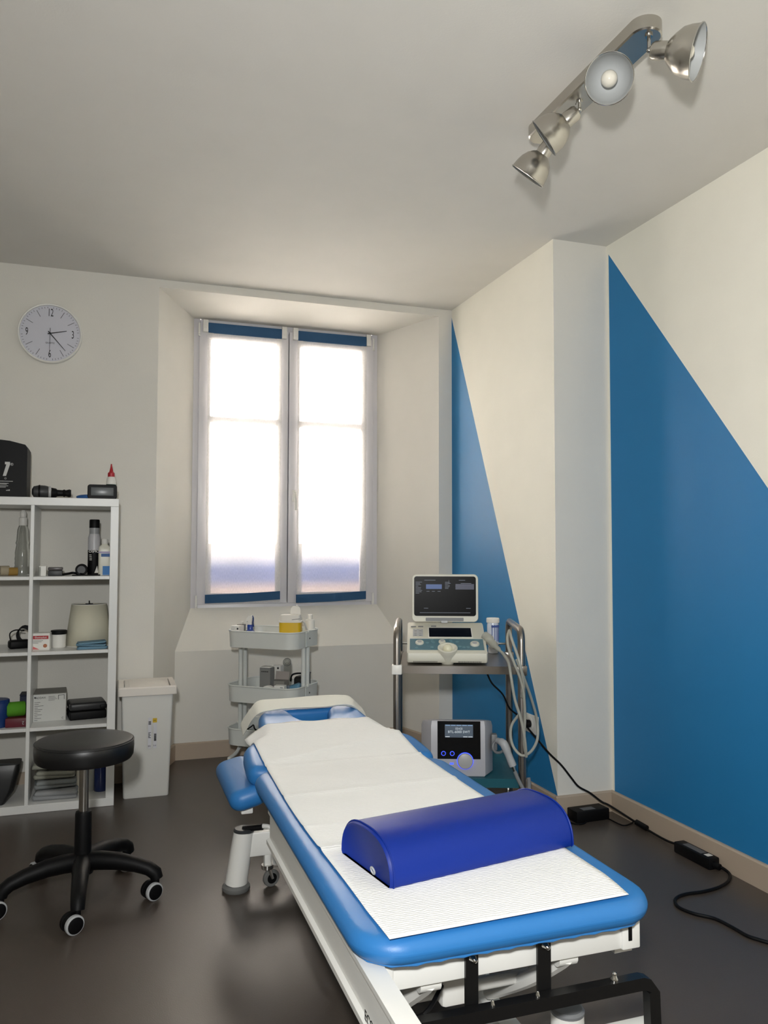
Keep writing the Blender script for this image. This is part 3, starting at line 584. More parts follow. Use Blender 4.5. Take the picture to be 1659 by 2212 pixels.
folded('cloth_stack', 'light blue cloths folded flat in front of the cream lampshade', 'cloth', (-0.092, 4.135, z3), R(3), 0.135, 0.085, 0.034, CLOTH, 4)
# second row
NAVY = mat('navy_plastic', (20,52,110), 0.4)
t = thing('blue_tub', 'dark blue plastic tub at the left end of the lower middle shelf', 'tub', (-0.505, 4.16, z2)); MB().lathe([(0.045,0),(0.048,0.005),(0.052,0.11),(0.048,0.118)], 26).build('tub_body', NAVY, t); MB().lathe([(0.053,0.112),(0.053,0.124),(0.048,0.128)], 26).build('lid', NAVY, t)
t = thing('navy_box', 'narrow navy box standing behind the green roll', 'box', (-0.388, 4.27, z2)); MB().rbox(-0.028,0.022,-0.04,0.05,0,0.125,0.002,1).build('carton', mat('navy_card', (26,34,62), 0.6), t); MB().rbox(-0.029,0.023,-0.041,0.051,0.1255,0.132,0.001,1).build('flap', mat('navy_card_2', (20,26,50), 0.6), t)
t = thing('red_box', 'dark red box marked 2 lying under the green roll', 'box', (-0.410, 4.16, z2)); MB().rbox(-0.055,0.052,-0.045,0.05,0,0.042,0.003).build('carton', mat('maroon_card', (96,22,38), 0.5), t); txt('2', 0.022, LGREY, t, TR(0.022,-0.0455,0.02) @ FRONT @ Matrix.Rotation(R(180),4,'Z')); MB().box(0.036,0.0375,-0.0456,-0.0448,0.004,0.04).build('printed_line', LGREY, t)
t = thing('green_roll', 'bright green bandage roll resting on the dark red box', 'roll', (-0.425, 4.165, z2+0.043)); GREEN = mat('green_tape', (82,150,30), 0.8, bump=(220,0.4)); MB().lathe([(0.012,-0.038),(0.030,-0.040),(0.034,-0.034),(0.034,0.034),(0.030,0.040),(0.012,0.038)], 28, (0,0,0.034), (1,0.15,0)).build('roll_body', GREEN, t); MB().lathe([(0.013,-0.039),(0.013,0.039)], 20, (0,0,0.034), (1,0.15,0)).build('core', WPLAST, t)
t = thing('shipping_box', 'white carton with printed label and grey flap on the lower middle shelf', 'box', (-0.278, 4.235, z2), R(3))
MB().rbox(-0.078,0.070,-0.02,0.15,0,0.130,0.0015,1).build('carton', mat('white_card', (206,206,202), 0.7), t); MB().rbox(-0.078,0.070,-0.02,0.15,0.1305,0.133,0.001,1).build('flap', TAUPE, t)
txt('ADDAX', 0.013, INK, t, TR(-0.045,-0.0205,0.114) @ FRONT)
b = MB(); b.lathe([(0.004,0),(0.004,0.0006)], 10, (-0.070,-0.02,0.116), (0,-1,0))
for k in range(11): b.box(-0.072, -0.072+random.uniform(0.012,0.055), -0.0206,-0.0199, 0.092-k*0.0085, 0.0935-k*0.0085)
for k in range(4): b.box(-0.010, 0.026+random.uniform(-0.01,0.006), -0.0206,-0.0199, 0.118-k*0.006, 0.1192-k*0.006)
b.box(0.034,0.036,-0.0206,-0.0199,0.102,0.124); b.box(0.060,0.062,-0.0206,-0.0199,0.102,0.124); b.box(0.034,0.062,-0.0206,-0.0199,0.122,0.124); b.build('printed_label', INK, t)
txt('C', 0.012, INK, t, TR(0.055,-0.0205,0.012) @ FRONT)
t = thing('tool_case', 'flat black tool case with a notched corner on the lower middle shelf', 'case', (-0.105, 4.215, z2), R(8))
MB().rbox(-0.088,0.084,-0.02,0.13,0.0,0.042,0.008,3).build('case_base', BLACK, t); MB().rbox(-0.088,0.084,-0.02,0.13,0.044,0.082,0.012,3).build('case_lid', mat('charcoal_plastic', (40,40,42), 0.4), t); MB().rbox(0.052,0.086,-0.025,0.03,0.05,0.068,0.004).build('latch', BLACK, t)
# bottom row
t = thing('black_bag', 'black bag with a flared side at the left of the bottom shelf', 'bag', (-0.50, 4.17, z1))
b = MB(); b.rings([[(x*0.6-0.02,y,0.0) for x,y in rrect(-0.1,0.1,-0.06,0.09,0.03,4)],[(x*0.78,y,0.06) for x,y in rrect(-0.1,0.1,-0.065,0.095,0.03,4)],[(x*0.98,y,0.15) for x,y in rrect(-0.1,0.1,-0.06,0.09,0.025,4)],[(x*1.0,y,0.178) for x,y in rrect(-0.1,0.1,-0.05,0.08,0.02,4)]]); b.build('bag_body', BLACKV, t); MB().tube([(x,-0.045,z) for x,z in ((-0.09,0.178),(0.0,0.186),(0.09,0.178))], 0.004, 6, smooth=5).build('zip', DGREY, t)
KH = mat('sage_cloth', (150,150,138), 0.95, bump=(260,0.4)); GR = mat('grey_cloth', (134,138,138), 0.95, bump=(260,0.4)); GR2 = mat('pale_grey_cloth', (150,152,154), 0.95, bump=(260,0.4))
folded('folded_towel', 'crumpled pale grey cloth at the bottom of the towel pile', 'towel', (-0.245, 4.18, z1), R(-3), 0.19, 0.15, 0.048, GR2, 2, 'folded towels on the bottom shelf', 0.012)
folded('folded_towel', 'grey folded towel in the middle of the towel pile', 'towel', (-0.250, 4.20, z1+0.049), R(4), 0.18, 0.15, 0.042, GR, 2, 'folded towels on the bottom shelf', 0.010)
folded('folded_towel', 'sage folded towel on top of the towel pile', 'towel', (-0.250, 4.205, z1+0.092), R(-2), 0.175, 0.15, 0.065, KH, 3, 'folded towels on the bottom shelf', 0.012)
t = thing('white_canister', 'slim white canister standing between the towels and blue bottle', 'canister', (-0.130, 4.20, z1), R(-3)); b = MB(); b.rings([[(x,y,z) for x,y in rrect(-0.026*s,0.026*s,-0.026*s,0.026*s,0.01,4)] for s, z in ((0.96,0),(1,0.004),(0.88,0.15),(0.84,0.155))]); b.build('canister_body', mat('ivory_plastic', (220,216,204), 0.4), t); MB().rbox(-0.018,0.018,-0.018,0.018,0.156,0.168,0.004).build('lid', WPLAST, t)
t = thing('milky_bottle', 'milky plastic bottle half hidden behind the stool post', 'bottle', (-0.088, 4.235, z1)); MB().lathe([(0.024,0),(0.026,0.005),(0.026,0.12),(0.012,0.14),(0.011,0.15)], 22).build('bottle_body', mat('milky_clear', (176,178,172), 0.3), t); MB().lathe([(0.013,0.15),(0.013,0.17)], 18).build('cap', WPLAST, t)
t = thing('blue_bottle', 'dark blue glass bottle at the right of the bottom shelf', 'bottle', (-0.042, 4.215, z1)); MB().lathe([(0.029,0),(0.032,0.005),(0.031,0.10),(0.029,0.16),(0.014,0.19),(0.013,0.21)], 26).build('bottle_body', mat('cobalt_glass', (22,44,110), 0.12, coat=0.5), t); MB().lathe([(0.015,0.21),(0.015,0.24)], 18).build('cap', WPLAST, t)

# ------------------------------------------------------------------ wall clock
ck = thing('wall_clock', 'round white wall clock on the back wall above the shelf unit', 'clock', (-0.332, YF, 2.345))
q_ = (0,-1,0)
b = MB().lathe([(0.150,0.0),(0.156,0.004),(0.156,0.028),(0.153,0.032),(0.148,0.031),(0.146,0.024)], 64, (0,0,0), q_, True, False); b.build('rim', WPLAST, ck)
FACE = mat('clock_face', (206,206,216), 0.5); MB().lathe([(0.1475,0.018),(0.1475,0.022)], 64, (0,0,0), q_).build('dial', FACE, ck)
for k in range(60):
    a = R(90-6*k); c_, s_ = math.cos(a), math.sin(a)
    if k % 5: r0_, r1_, w_ = 0.132, 0.140, 0.0009
    elif k % 15: r0_, r1_, w_ = 0.097, 0.134, 0.0011
    else: continue
    MB().add([(c_*r0_-s_*w_,-0.0225,s_*r0_+c_*w_),(c_*r1_-s_*w_,-0.0225,s_*r1_+c_*w_),(c_*r1_+s_*w_,-0.0225,s_*r1_-c_*w_),(c_*r0_+s_*w_,-0.0225,s_*r0_-c_*w_)], [(0,1,2,3)]).build('hour_mark' if k % 5 == 0 else 'minute_mark', INK, ck)
for s_, x, z in (('12',0,0.108),('3',0.110,0),('6',0,-0.108),('9',-0.112,0)): txt(s_, 0.058, INK, ck, TR(x,-0.0226,z) @ FRONT, 'numeral', sx=0.5)
txt('QUARTZ', 0.011, INK, ck, TR(0,-0.0226,-0.05) @ FRONT)
def hand(name, deg, l0, l1, w0, w1, y, m_):
    a = R(90-deg); d = Vector((math.cos(a),0,math.sin(a))); n = Vector((-math.sin(a),0,math.cos(a))); o_y = Vector((0,y,0))
    pts = [d*l0+n*w0, d*l1+n*w1, d*l1-n*w1, d*l0-n*w0]
    MB().rings([[p+o_y for p in pts],[p+o_y+Vector((0,-0.0008,0)) for p in pts]]).build(name, m_, ck)
hand('hour_hand', 77, -0.012, 0.082, 0.0028, 0.0016, -0.0245, INK); hand('minute_hand', 139, -0.014, 0.115, 0.0026, 0.0012, -0.026, INK); hand('second_hand', 181, -0.028, 0.118, 0.0012, 0.0007, -0.0275, INK)
MB().lathe([(0.005,0.022),(0.005,0.030)], 16, (0,0,0), q_).build('centre_cap', INK, ck)

# ------------------------------------------------------------------ waste bin
bn = thing('waste_bin', 'tall white swing-lid waste bin beside the shelf unit', 'bin', (0.172, 4.27, 0))
b = MB(); b.rings([[(x,y,z) for x,y in rrect(-hx,hx,-hy,hy,0.012,4)] for hx, hy, z in ((0.106,0.112,0),(0.108,0.114,0.004),(0.1225,0.1265,0.515))]); b.build('bin_body', mat('bin_white', (222,221,216), 0.45), bn)
RIMW = mat('bin_rim_white', (230,224,216), 0.4); b = MB(); o1 = rrect(-0.140,0.140,-0.142,0.140,0.012,4); i1 = rrect(-0.112,0.112,-0.112,0.112,0.008,4)
b.rings([[(x,y,0.503) for x,y in inset(o1,0.008)],[(x,y,0.503) for x,y in o1],[(x,y,0.538) for x,y in o1],[(x,y,0.545) for x,y in inset(o1,0.005)],[(x,y,0.542) for x,y in i1],[(x,y,0.520) for x,y in i1]], False, False); b.build('rim', RIMW, bn)
fl = MB(); fl.xf = TR(0,0,0.534) @ Matrix.Rotation(R(3), 4, 'X'); fl.rbox(-0.108,0.108,-0.106,0.106,-0.006,0.004,0.003); fl = fl.build('swing_flap', RIMW, bn)
b = MB(); b.xf = TR(0,0,0.534) @ Matrix.Rotation(R(3), 4, 'X'); b.rbox(-0.086,0.096,-0.088,0.092,0.004,0.007,0.002); b.build('raised_panel', RIMW, fl)
st = MB(); stk = lambda x: -0.1122
def stick(x0, x1, z0, z1, m_, nm):
    y = lambda z: -(0.1145+0.0242*(z/0.5))
    MB().rings([[(x0,y(z0),z0),(x1,y(z0),z0),(x1,y(z1),z1),(x0,y(z1),z1)],[(x0,y(z0)-0.0006,z0),(x1,y(z0)-0.0006,z0),(x1,y(z1)-0.0006,z1),(x0,y(z1)-0.0006,z1)]]).build(nm, m_, bn)
stick(0.026,0.046,0.367,0.388,mat('yellow_sticker',(214,178,40),0.5),'price_sticker')
stick(0.004,0.020,0.24,0.392,mat('sticker_white',(214,214,220),0.5),'barcode_label'); stick(0.030,0.046,0.24,0.362,MATS['sticker_white'],'barcode_label')
txt('1', 0.018, INK, bn, TR(0.036,-0.1336,0.377) @ FRONT @ Matrix.Rotation(R(90),4,'Z'))
b = MB()
for k in range(16): z = 0.292+k*0.0042; b.box(0.006, 0.013 if k % 3 else 0.018, -0.1306-0.0242*0, -0.1284, z, z+0.0022)
for k in range(12): z = 0.276+k*0.0042; b.box(0.033, 0.044, -0.1302, -0.128, z, z+0.0034)
for z in (0.358,0.364,0.370): b.box(0.006,0.018,-0.1334,-0.131,z,z+0.004)
for x, z in ((0.006,0.247),(0.013,0.247),(0.033,0.25),(0.040,0.25)): b.box(x,x+0.0022,-0.1275,-0.126,z,z+0.014)
b.build('barcode_print', INK, bn)

# ------------------------------------------------------------------ three-tier trolley
tr = thing('utility_trolley', 'white three-tier metal trolley standing under the window', 'trolley', (0.85, 4.40, 0), R(-40))
def tray(z0, z1, cut):
    b = MB(); o1 = rrect(-0.215,0.215,-0.165,0.165,0.07,8); i1 = inset(o1, 0.002)
    ob = inset(o1, 0.004)
    b.rings([[(x,y,z0) for x,y in ob],[(x,y,z1) for x,y in o1],[(x,y,z1) for x,y in i1],[(x,y,z0+0.004) for x,y in inset(ob,0.002)]])
    t_ = b.build('tray', TROLLEY, tr); MB().tube([(x,y,z1) for x,y in o1], 0.0042, 8, closed=True).build('rolled_rim', TROLLEY, t_)
    for sx in (-1,1):
        bb = MB(); x0 = sx*0.2175; x1 = sx*0.2215; bb.rbox(min(x0,x1),max(x0,x1),-0.045,0.045,z0+0.004,z1-0.004,0.001,1); bb.rbox(min(x0,x1)-0.004,max(x0,x1)+0.004,-0.02,0.02,z1-0.006,z1+0.006,0.002); br = bb.build('end_bracket', TROLLEY, t_)
        MB().lathe([(0.005,0),(0.004,0.002)], 12, (x1,0,(z0+z1)/2+0.004), (sx,0,0)).build('bolt', DGREY, br)
for z0, z1 in ((0.693,0.78),(0.40,0.487),(0.168,0.255)): tray(z0, z1, 0)
for sx in (-1, 1):
    for sy in (-1, 1):
        b = MB(); b.tube([(sx*0.196,sy*0.024,0.77),(sx*0.196,sy*0.024,0.12)], 0.0125, 12); b.build('post', TROLLEY, tr)
    b = MB(); b.tube([(sx*0.196,-0.024,0.13),(sx*0.198,-0.06,0.10),(sx*0.20,-0.13,0.085)], 0.0095, 10, smooth=4); b.tube([(sx*0.196,0.024,0.13),(sx*0.198,0.06,0.10),(sx*0.20,0.13,0.085)], 0.0095, 10, smooth=4); b.build('foot_tube', TROLLEY, tr)
    for sy in (-1, 1):
        c = MB().cyl((sx*0.20,sy*0.13,0.09),(sx*0.20,sy*0.13,0.05),0.008,n=10); c.rbox(sx*0.20-0.015,sx*0.20+0.015,sy*0.13-0.012,sy*0.13+0.012,0.042,0.062,0.004); c = c.build('caster', WPLAST, tr)
        MB().lathe([(0.016,-0.008),(0.026,-0.006),(0.026,0.006),(0.016,0.008)], 20, (sx*0.20,sy*0.13,0.026), (1,0,0)).build('wheel', DGREY, c)
def hp(u, d, z): p = CAM + FW*d + RT*((u-829.5)/F_PX*d); p.z = z; return p
VY = -YAW
def tl(u, d, z, mx=0.03, my=0.03):
    p = hp(u, d, z)-Vector((0.85,4.40,0)); a = R(40); x = p.x*math.cos(a)-p.y*math.sin(a); y = p.x*math.sin(a)+p.y*math.cos(a)
    x = max(-0.205+mx, min(0.205-mx, x)); y = max(-0.156+my, min(0.156-my, y))
    return Vector((0.85+x*math.cos(a)+y*math.sin(a), 4.40-x*math.sin(a)+y*math.cos(a), z))
YEL = mat('yellow_plastic', (214,176,20), 0.4)
t = thing('sharps_container', 'yellow sharps container with an open white lid on the top tray', 'sharps container', tl(630,4.38,0.698,0.075,0.065), R(-20))
b = MB(); b.rings([[(x*s,y*s,z) for x,y in rrect(-0.058,0.058,-0.048,0.048,0.018,5)] for s, z in ((0.93,0),(1.0,0.004),(1.02,0.130))]); b.build('base', YEL, t)
WC = mat('sharps_white', (226,222,214), 0.4); b = MB(); b.rings([[(x*s,y*s,z) for x,y in rrect(-0.06,0.06,-0.05,0.05,0.02,5)] for s, z in ((1.03,0.130),(1.03,0.137),(0.98,0.139),(0.93,0.164),(0.86,0.170))]); b.build('lid', WC, t)
b = MB(); pts = [(x,z) for x,z in rrect(-0.004,0.050,0.155,0.216,0.022,5)]; b.rings([[(x,0.015+(z-0.155)*0.08,z) for x,z in pts],[(x,0.019+(z-0.155)*0.08,z) for x,z in pts]]); b.cyl((0.030,0.02,0.212),(0.030,0.02,0.222),0.005,n=10); b.build('hinged_flap', WC, t)
b = MB().tube([(0.058,0.0,0.135),(0.075,-0.01,0.125),(0.092,-0.02,0.09),(0.098,-0.02,0.075)], 0.004, 8, smooth=5); b.build('strap', LGREY, t); MB().tube([(0.012,-0.050,0.146),(0.055,-0.048,0.151)],0.0012,5).build('score_line', DGREY, t)
t = thing('white_bottle', 'plain white bottle at the right end of the top trolley tray', 'bottle', tl(671,4.50,0.698)); MB().lathe([(0.025,0),(0.0265,0.004),(0.0265,0.125),(0.024,0.131),(0.0155,0.133)], 26).build('bottle_body', WPLAST, t); MB().lathe([(0.0145,0.132),(0.0145,0.158),(0.013,0.161)], 22).build('cap', WPLAST, t)
BLQ = mat('blue_liquid_plastic', (18,60,150), 0.15, coat=0.4)
t = thing('spray_bottle', 'blue trigger spray bottle with a white head on the top tray', 'spray bottle', tl(543,4.42,0.698,0.06,0.04), R(-35)); MB().lathe([(0.034,0),(0.037,0.005),(0.037,0.055),(0.030,0.072),(0.016,0.084),(0.015,0.09)], 26).build('bottle_body', BLQ, t); MB().lathe([(0.0165,0.078),(0.0165,0.108),(0.014,0.112)], 22).build('collar', BLQ, t)
b = MB(); prof = [(-0.010,0.110),(0.010,0.110),(0.012,0.13),(0.016,0.155),(0.008,0.163),(-0.006,0.160),(-0.022,0.142),(-0.025,0.128),(-0.020,0.126),(-0.012,0.132)]; b.rings([[(x,y,z) for x,z in prof] for y in (-0.009,0.009)]); b.build('spray_head', WPLAST, t)
b = MB().tube([(0.012,0,0.16),(0.018,0,0.145),(0.016,0,0.12),(0.021,0,0.10)], 0.004, 6, smooth=4); b.build('trigger', NAVY, t)
t = thing('swab_box', 'low white printed box at the left end of the top tray', 'box', tl(506,4.36,0.698,0.03,0.045), R(-40)); MB().rbox(-0.027,0.027,-0.025,0.025,0,0.108,0.001,1).build('carton', WPLAST, t); b = MB().ring(0.008,0.0008,(-0.012,-0.0254,0.096),(0,-1,0),18,5); b.build('printed_ring', LGREY, t); MB().box(0.012,0.022,-0.0256,-0.0249,0.088,0.098).build('printed_mark', DGREY, t)
t = thing('grey_carton', 'small grey carton between the white box and spray bottle', 'box', tl(524,4.44,0.698,0.02,0.02), R(-40)); MB().rbox(-0.017,0.017,-0.02,0.02,0,0.112,0.001,1).build('carton', TAUPE, t); MB().rbox(0.0,0.012,-0.012,0.008,0.113,0.128,0.003).build('loose_cap', WPLAST, t)
# middle tray
zm = 0.405
GC = mat('grey_carton_card', (128,128,126), 0.7)
t = thing('tall_grey_box', 'tall grey carton standing in the middle trolley tray', 'box', tl(580,4.42,zm,0.035,0.05), R(-38)); MB().rbox(-0.032,0.032,-0.026,0.026,0,0.170,0.001,1).build('carton', GC, t); MB().rbox(-0.030,0.030,-0.024,0.024,0.1705,0.176,0.002).build('top_flap', WPLAST, t)
b = MB(); [b.box(-0.022+0.011*k,-0.013+0.011*k,-0.0266,-0.0259,0.148,0.153) for k in range(4)]; b.build('printed_word', INK, t)
t = thing('gauze_roll', 'white tape roll standing on edge in front of the grey carton', 'tape roll', tl(577,4.27,zm,0.05,0.018), R(-40)); MB().lathe([(0.014,-0.012),(0.046,-0.012),(0.046,0.012),(0.014,0.012)], 30, (0,0,0.046), (0,1,0)).build('roll_body', WPLAST, t); MB().lathe([(0.0145,-0.013),(0.0145,0.013)], 20, (0,0,0.046), (0,1,0)).build('core', mat('teal_core',(40,92,110),0.6), t)
t = thing('dotted_carton', 'white carton with a dark dot behind the tall grey carton', 'box', tl(604,4.55,zm), R(-38)); MB().rbox(-0.024,0.024,-0.02,0.02,0,0.165,0.001,1).build('carton', WPLAST, t); MB().lathe([(0.006,0),(0.006,0.0007)],14,(0.008,-0.020,0.150),(0,-1,0)).build('printed_dot', INK, t)
t = thing('open_glove_box', 'open grey-pink carton with a raised flap in the middle tray', 'box', tl(607,4.45,zm,0.045,0.06), R(-38)); MB().rbox(-0.042,0.042,-0.03,0.03,0,0.095,0.001,1).build('carton', TAUPE, t); b = MB(); b.xf = TR(0,0.03,0.095) @ Matrix.Rotation(R(-12),4,'X'); b.rbox(-0.042,0.042,-0.001,0.001,0,0.045,0.0005,1); b.build('flap', mat('pinkish_card',(168,160,154),0.7), t)
t = thing('small_white_carton', 'small white printed carton in front of the open grey-pink carton', 'box', tl(607,4.28,zm), R(-30)); MB().rbox(-0.028,0.028,-0.022,0.022,0,0.095,0.001,1).build('carton', WPLAST, t); MB().box(0.006,0.022,-0.0226,-0.0219,0.082,0.090).build('printed_mark', LGREY, t)
t = thing('clear_holder', 'clear round-topped plastic holder at the back of the middle tray', 'holder', tl(624,4.58,zm,0.03,0.015), R(-20)); b = MB(); pts = [(-0.026,0.0),(0.026,0.0)]+[(0.023*math.cos(R(a)),0.178+0.023*math.sin(R(a))) for a in range(0,181,15)]; b.rings([[(x,y,z) for x,z in pts] for y in (-0.006,0.006)]); b.build('plate', CLEAR, t); b = MB().ring(0.021,0.0012,(0,-0.007,0.178),(0,-1,0),24,5); b.ring(0.014,0.0008,(0,-0.007,0.178),(0,-1,0),24,5); b.build('moulded_rings', DGREY, t)
t = thing('black_pouch', 'black fabric pouch at the right of the middle trolley tray', 'pouch', tl(653,4.47,zm,0.055,0.05), R(-40)); c = cushion(rrect(-0.034,0.034,-0.036,0.036,0.02,4), 0.0, 0.118, 0.02, 0.0, 4); c.build('pouch_body', BLACKV, t); MB().tube([(-0.05,-0.03,0.09),(-0.03,-0.045,0.128),(0.02,-0.03,0.135),(0.05,0.0,0.11)],0.005,6,smooth=5).build('handle', BLACK, t)
t = thing('black_holder', 'narrow black holder behind the right trolley posts', 'holder', tl(675,4.56,zm,0.016,0.034), R(-40)); MB().rbox(-0.011,0.011,-0.025,0.025,0,0.125,0.003).build('holder_body', BLACK, t); MB().rbox(-0.013,0.013,-0.027,0.027,0.122,0.130,0.002).build('lip', DGREY, t)
t = thing('blue_wipes_pack', 'blue soft pack lying tilted beside the small white carton', 'pack', tl(639,4.36,zm,0.055,0.035), R(-25)); b = MB(); b.xf = TR(0,0,0.036) @ Matrix.Rotation(R(-18),4,'Y'); c = cushion(rrect(-0.045,0.045,-0.03,0.03,0.008,4), -0.02, 0.05, 0.012, 0.0, 3); b.add(c.v, c.f); b.build('pack_body', mat('pale_blue_foil',(84,132,160),0.4), t); MB().rbox(-0.035,-0.02,-0.032,0.0,0.06,0.085,0.003).build('pack_end', mat('slate_foil',(96,106,118),0.4), t)
t = thing('green_cable_bundle', 'green mat with a black cable in the bottom trolley tray', 'cable', tl(552,4.40,0.175,0.10,0.07), R(-40)); MB().rbox(-0.08,0.09,-0.05,0.06,0,0.05,0.004).build('green_mat', mat('olive_mat',(66,96,28),0.8,bump=(160,0.5)), t); MB().tube([(-0.05,0.0,0.056),(-0.03,0.03,0.075),(0.0,0.0,0.09),(0.03,-0.03,0.075),(0.06,0.0,0.058),(0.03,0.04,0.056)],0.004,6,smooth=6).build('cable', BLACK, t)

# ------------------------------------------------------------------ steel cart
CA = R(-21.0); CO = Vector((1.5256, 3.44, 0))
def cl(x, y, z): return CO + Vector((x*math.cos(CA)-y*math.sin(CA), x*math.sin(CA)+y*math.cos(CA), z))
ct = thing('instrument_cart', 'stainless steel instrument cart with hoop handles beside the blue wall', 'cart', CO, CA)
HX, HY = 0.272, 0.235
for sx in (-1, 1):
    b = MB(); r_ = 0.05; zt = 0.872
    path = [(sx*HX,-HY,0.085),(sx*HX,-HY,zt-r_)] + [(sx*HX,-HY+r_-r_*math.cos(R(a)),zt-r_+r_*math.sin(R(a))) for a in (20,40,60,80)] + [(sx*HX,HY-r_+r_*math.sin(R(a)),zt-r_+r_*math.cos(R(a))) for a in (10,30,50,70,90)] + [(sx*HX,HY,0.085)]
    b.tube(path, 0.0165, 14); b.build('hoop_post', STEEL, ct)
b = MB(); b.rings([[(x,y,z) for x,y in rrect(-HX+0.016,HX-0.016,-HY-0.012,HY+0.012,0.004,2)] for z in (0.682,0.716)]); sh = b.build('upper_shelf', STEEL, ct)
MB().tube([(HX-0.015,HY+0.01,0.758),(-HX+0.015,HY+0.01,0.758)],0.006,8).build('guard_rail', CHROME, ct)
for sy in (-1,1):
    for sx in (-1,1):
        MB().rbox(sx*HX-0.022,sx*HX+0.022,sy*HY-0.022,sy*HY+0.022,0.678,0.720,0.004).build('corner_clamp', WPLAST if (sx < 0 and sy < 0) else STEEL, sh)
b = MB().box(-HX+0.016,HX-0.016,-HY-0.012,HY+0.012,0.195,0.234); b.build('lower_shelf', mat('teal_mat',(10,84,98),0.45), ct)
for sy in (-1,1):
    for sx in (-1,1):
        c = MB().cyl((sx*HX,sy*HY,0.09),(sx*HX,sy*HY,0.072),0.02,n=14); c.rbox(sx*HX-0.016,sx*HX+0.016,sy*HY-0.02,sy*HY+0.02,0.035,0.075,0.004); c = c.build('caster', CHROME, ct)
        MB().lathe([(0.02,-0.010),(0.034,-0.008),(0.034,0.008),(0.02,0.010)],22,(sx*HX,sy*HY,0.034),(1,0.2,0)).build('wheel', DGREY, c)

# ultrasound scanner on the cart
us = thing('ultrasound_scanner', 'portable ultrasound scanner with an open black screen on the steel cart', 'ultrasound machine', cl(-0.050,0.0,0.7165), CA)
b = MB(); prof = [(-0.212,0.014),(-0.216,0.03),(-0.214,0.05),(-0.205,0.056),(-0.19,0.061),(0.05,0.158),(0.066,0.160),(0.075,0.152),(0.075,0.008),(-0.205,0.008)]
cyc = sum(p[0] for p in prof)/len(prof); czc = sum(p[1] for p in prof)/len(prof)
b.rings([[(x,cyc+(y-cyc)*s,czc+(z-czc)*s) for y,z in prof] for x, s in ((-0.178,0.90),(-0.177,0.96),(-0.172,1.0),(0.172,1.0),(0.177,0.96),(0.178,0.90))]); ub = b.build('console', CREAM, us, 40)
PM = TR(0,-0.19,0.0612) @ Matrix.Rotation(math.atan2(0.097,0.24),4,'X')
def decal(x0,x1,s0,s1,m_,nm,par,h=0.0012,r=0.002): b = MB(); b.xf = PM; b.rbox(x0,x1,s0,s1,-0.0005,h,min(r,h*0.4),1); return b.build(nm,m_,par)
TEAL = mat('teal_keypad',(84,122,136),0.4)
decal(-0.166,0.166,0.002,0.104,TEAL,'keypad',ub); decal(-0.166,0.168,0.105,0.1075,WPLAST,'seam',ub)
decal(-0.082,0.122,0.116,0.214,WPLAST,'lcd_frame',ub,0.0016); decal(-0.078,0.118,0.121,0.210,mat('dark_lcd',(16,22,34),0.15),'lcd_screen',ub,0.0022)
decal(-0.152,-0.106,0.13,0.198,LGREY,'slider_panel',ub,0.0014)
for k in range(8):
    for x in (-0.140,-0.118): decal(x-0.006,x+0.006,0.137+k*0.0072,0.1395+k*0.0072,WPLAST if k % 2 else DGREY,'slider',ub,0.003)
for x, s in ((-0.150,0.222),(-0.116,0.222),(-0.055,0.226)): decal(x-0.012,x+0.012,s-0.004,s+0.004,GPLAST,'key',ub,0.003,0.001)
for x, s, r_ in ((-0.122,0.062,0.019),(-0.020,0.070,0.016),(0.126,0.052,0.021)):
    b = MB(); b.xf = PM; b.lathe([(r_,0),(r_,0.006),(r_*0.9,0.009),(r_*0.7,0.0095)],24,(x,s,0)); kb = b.build('button', CREAM, ub)
    b = MB(); b.xf = PM; b.lathe([(r_*0.55,0.009),(r_*0.5,0.0108)],18,(x,s,0)); b.build('button_cap', LGREY, kb)
for k in range(26):
    x = random.uniform(-0.155,0.15); s = random.uniform(0.012,0.096)
    if min((x-a)**2+(s-c)**2 for a, c in ((-0.122,0.062),(-0.020,0.070),(0.126,0.052),(0.0,0.012))) < 0.0011: continue
    b = MB(); b.xf = PM; b.lathe([(0.0075,0),(0.007,0.0022)],14,(x,s,0.0008)); b.build('key', mat('teal_key',(104,142,154),0.4), ub)
TA = Vector((0,-0.40,0.9)).normalized(); TO = Vector((0.002,-0.176,0.022))
b = MB(); b.lathe([(0.030,-0.016),(0.037,-0.004),(0.0385,0.028),(0.040,0.034),(0.044,0.050),(0.044,0.057),(0.037,0.059),(0.031,0.052),(0.018,0.046)],32,TO,TA); tb = b.build('trackball_housing', CREAM, us); b = MB(); b.sphere(TO+TA*0.052,0.021,20,12); b.build('trackball', mat('ivory_ball',(226,222,196),0.2), tb)
b = MB(); [b.box(x,x+0.002,-0.2125,-0.2085,0.010,0.018) for x in [-0.15+0.0045*i for i in range(67)] if abs(x) > 0.045]; g_ = b.build('vent_slots', INK, us); g_['kind'] = 'stuff'
LM = TR(0,0.062,0.158) @ Matrix.Rotation(R(-2),4,'X')       # lid, leaning back
def lid(x0,x1,z0,z1,y0,y1,r,m_,nm,par,seg=3):
    b = MB(); b.xf = LM; pts = rrect(x0,x1,z0,z1,r,5); b.rings([[(x,y0+0.003,z) for x,z in pts] if False else [(x,y0,z) for x,z in inset(pts,0.003 if y1-y0 > 0.01 else 0.0)],[(x,y0+min(0.004,(y1-y0)/2),z) for x,z in pts],[(x,y1,z) for x,z in pts]]); return b.build(nm,m_,par)
ld = lid(-0.158,0.158,0.006,0.232,-0.010,0.012,0.022,CREAM,'screen_lid',us)
SCR = mat('black_screen',(3,3,4),0.3,spec=0.08); lid(-0.147,0.147,0.034,0.222,-0.0115,-0.008,0.012,SCR,'screen',ld)
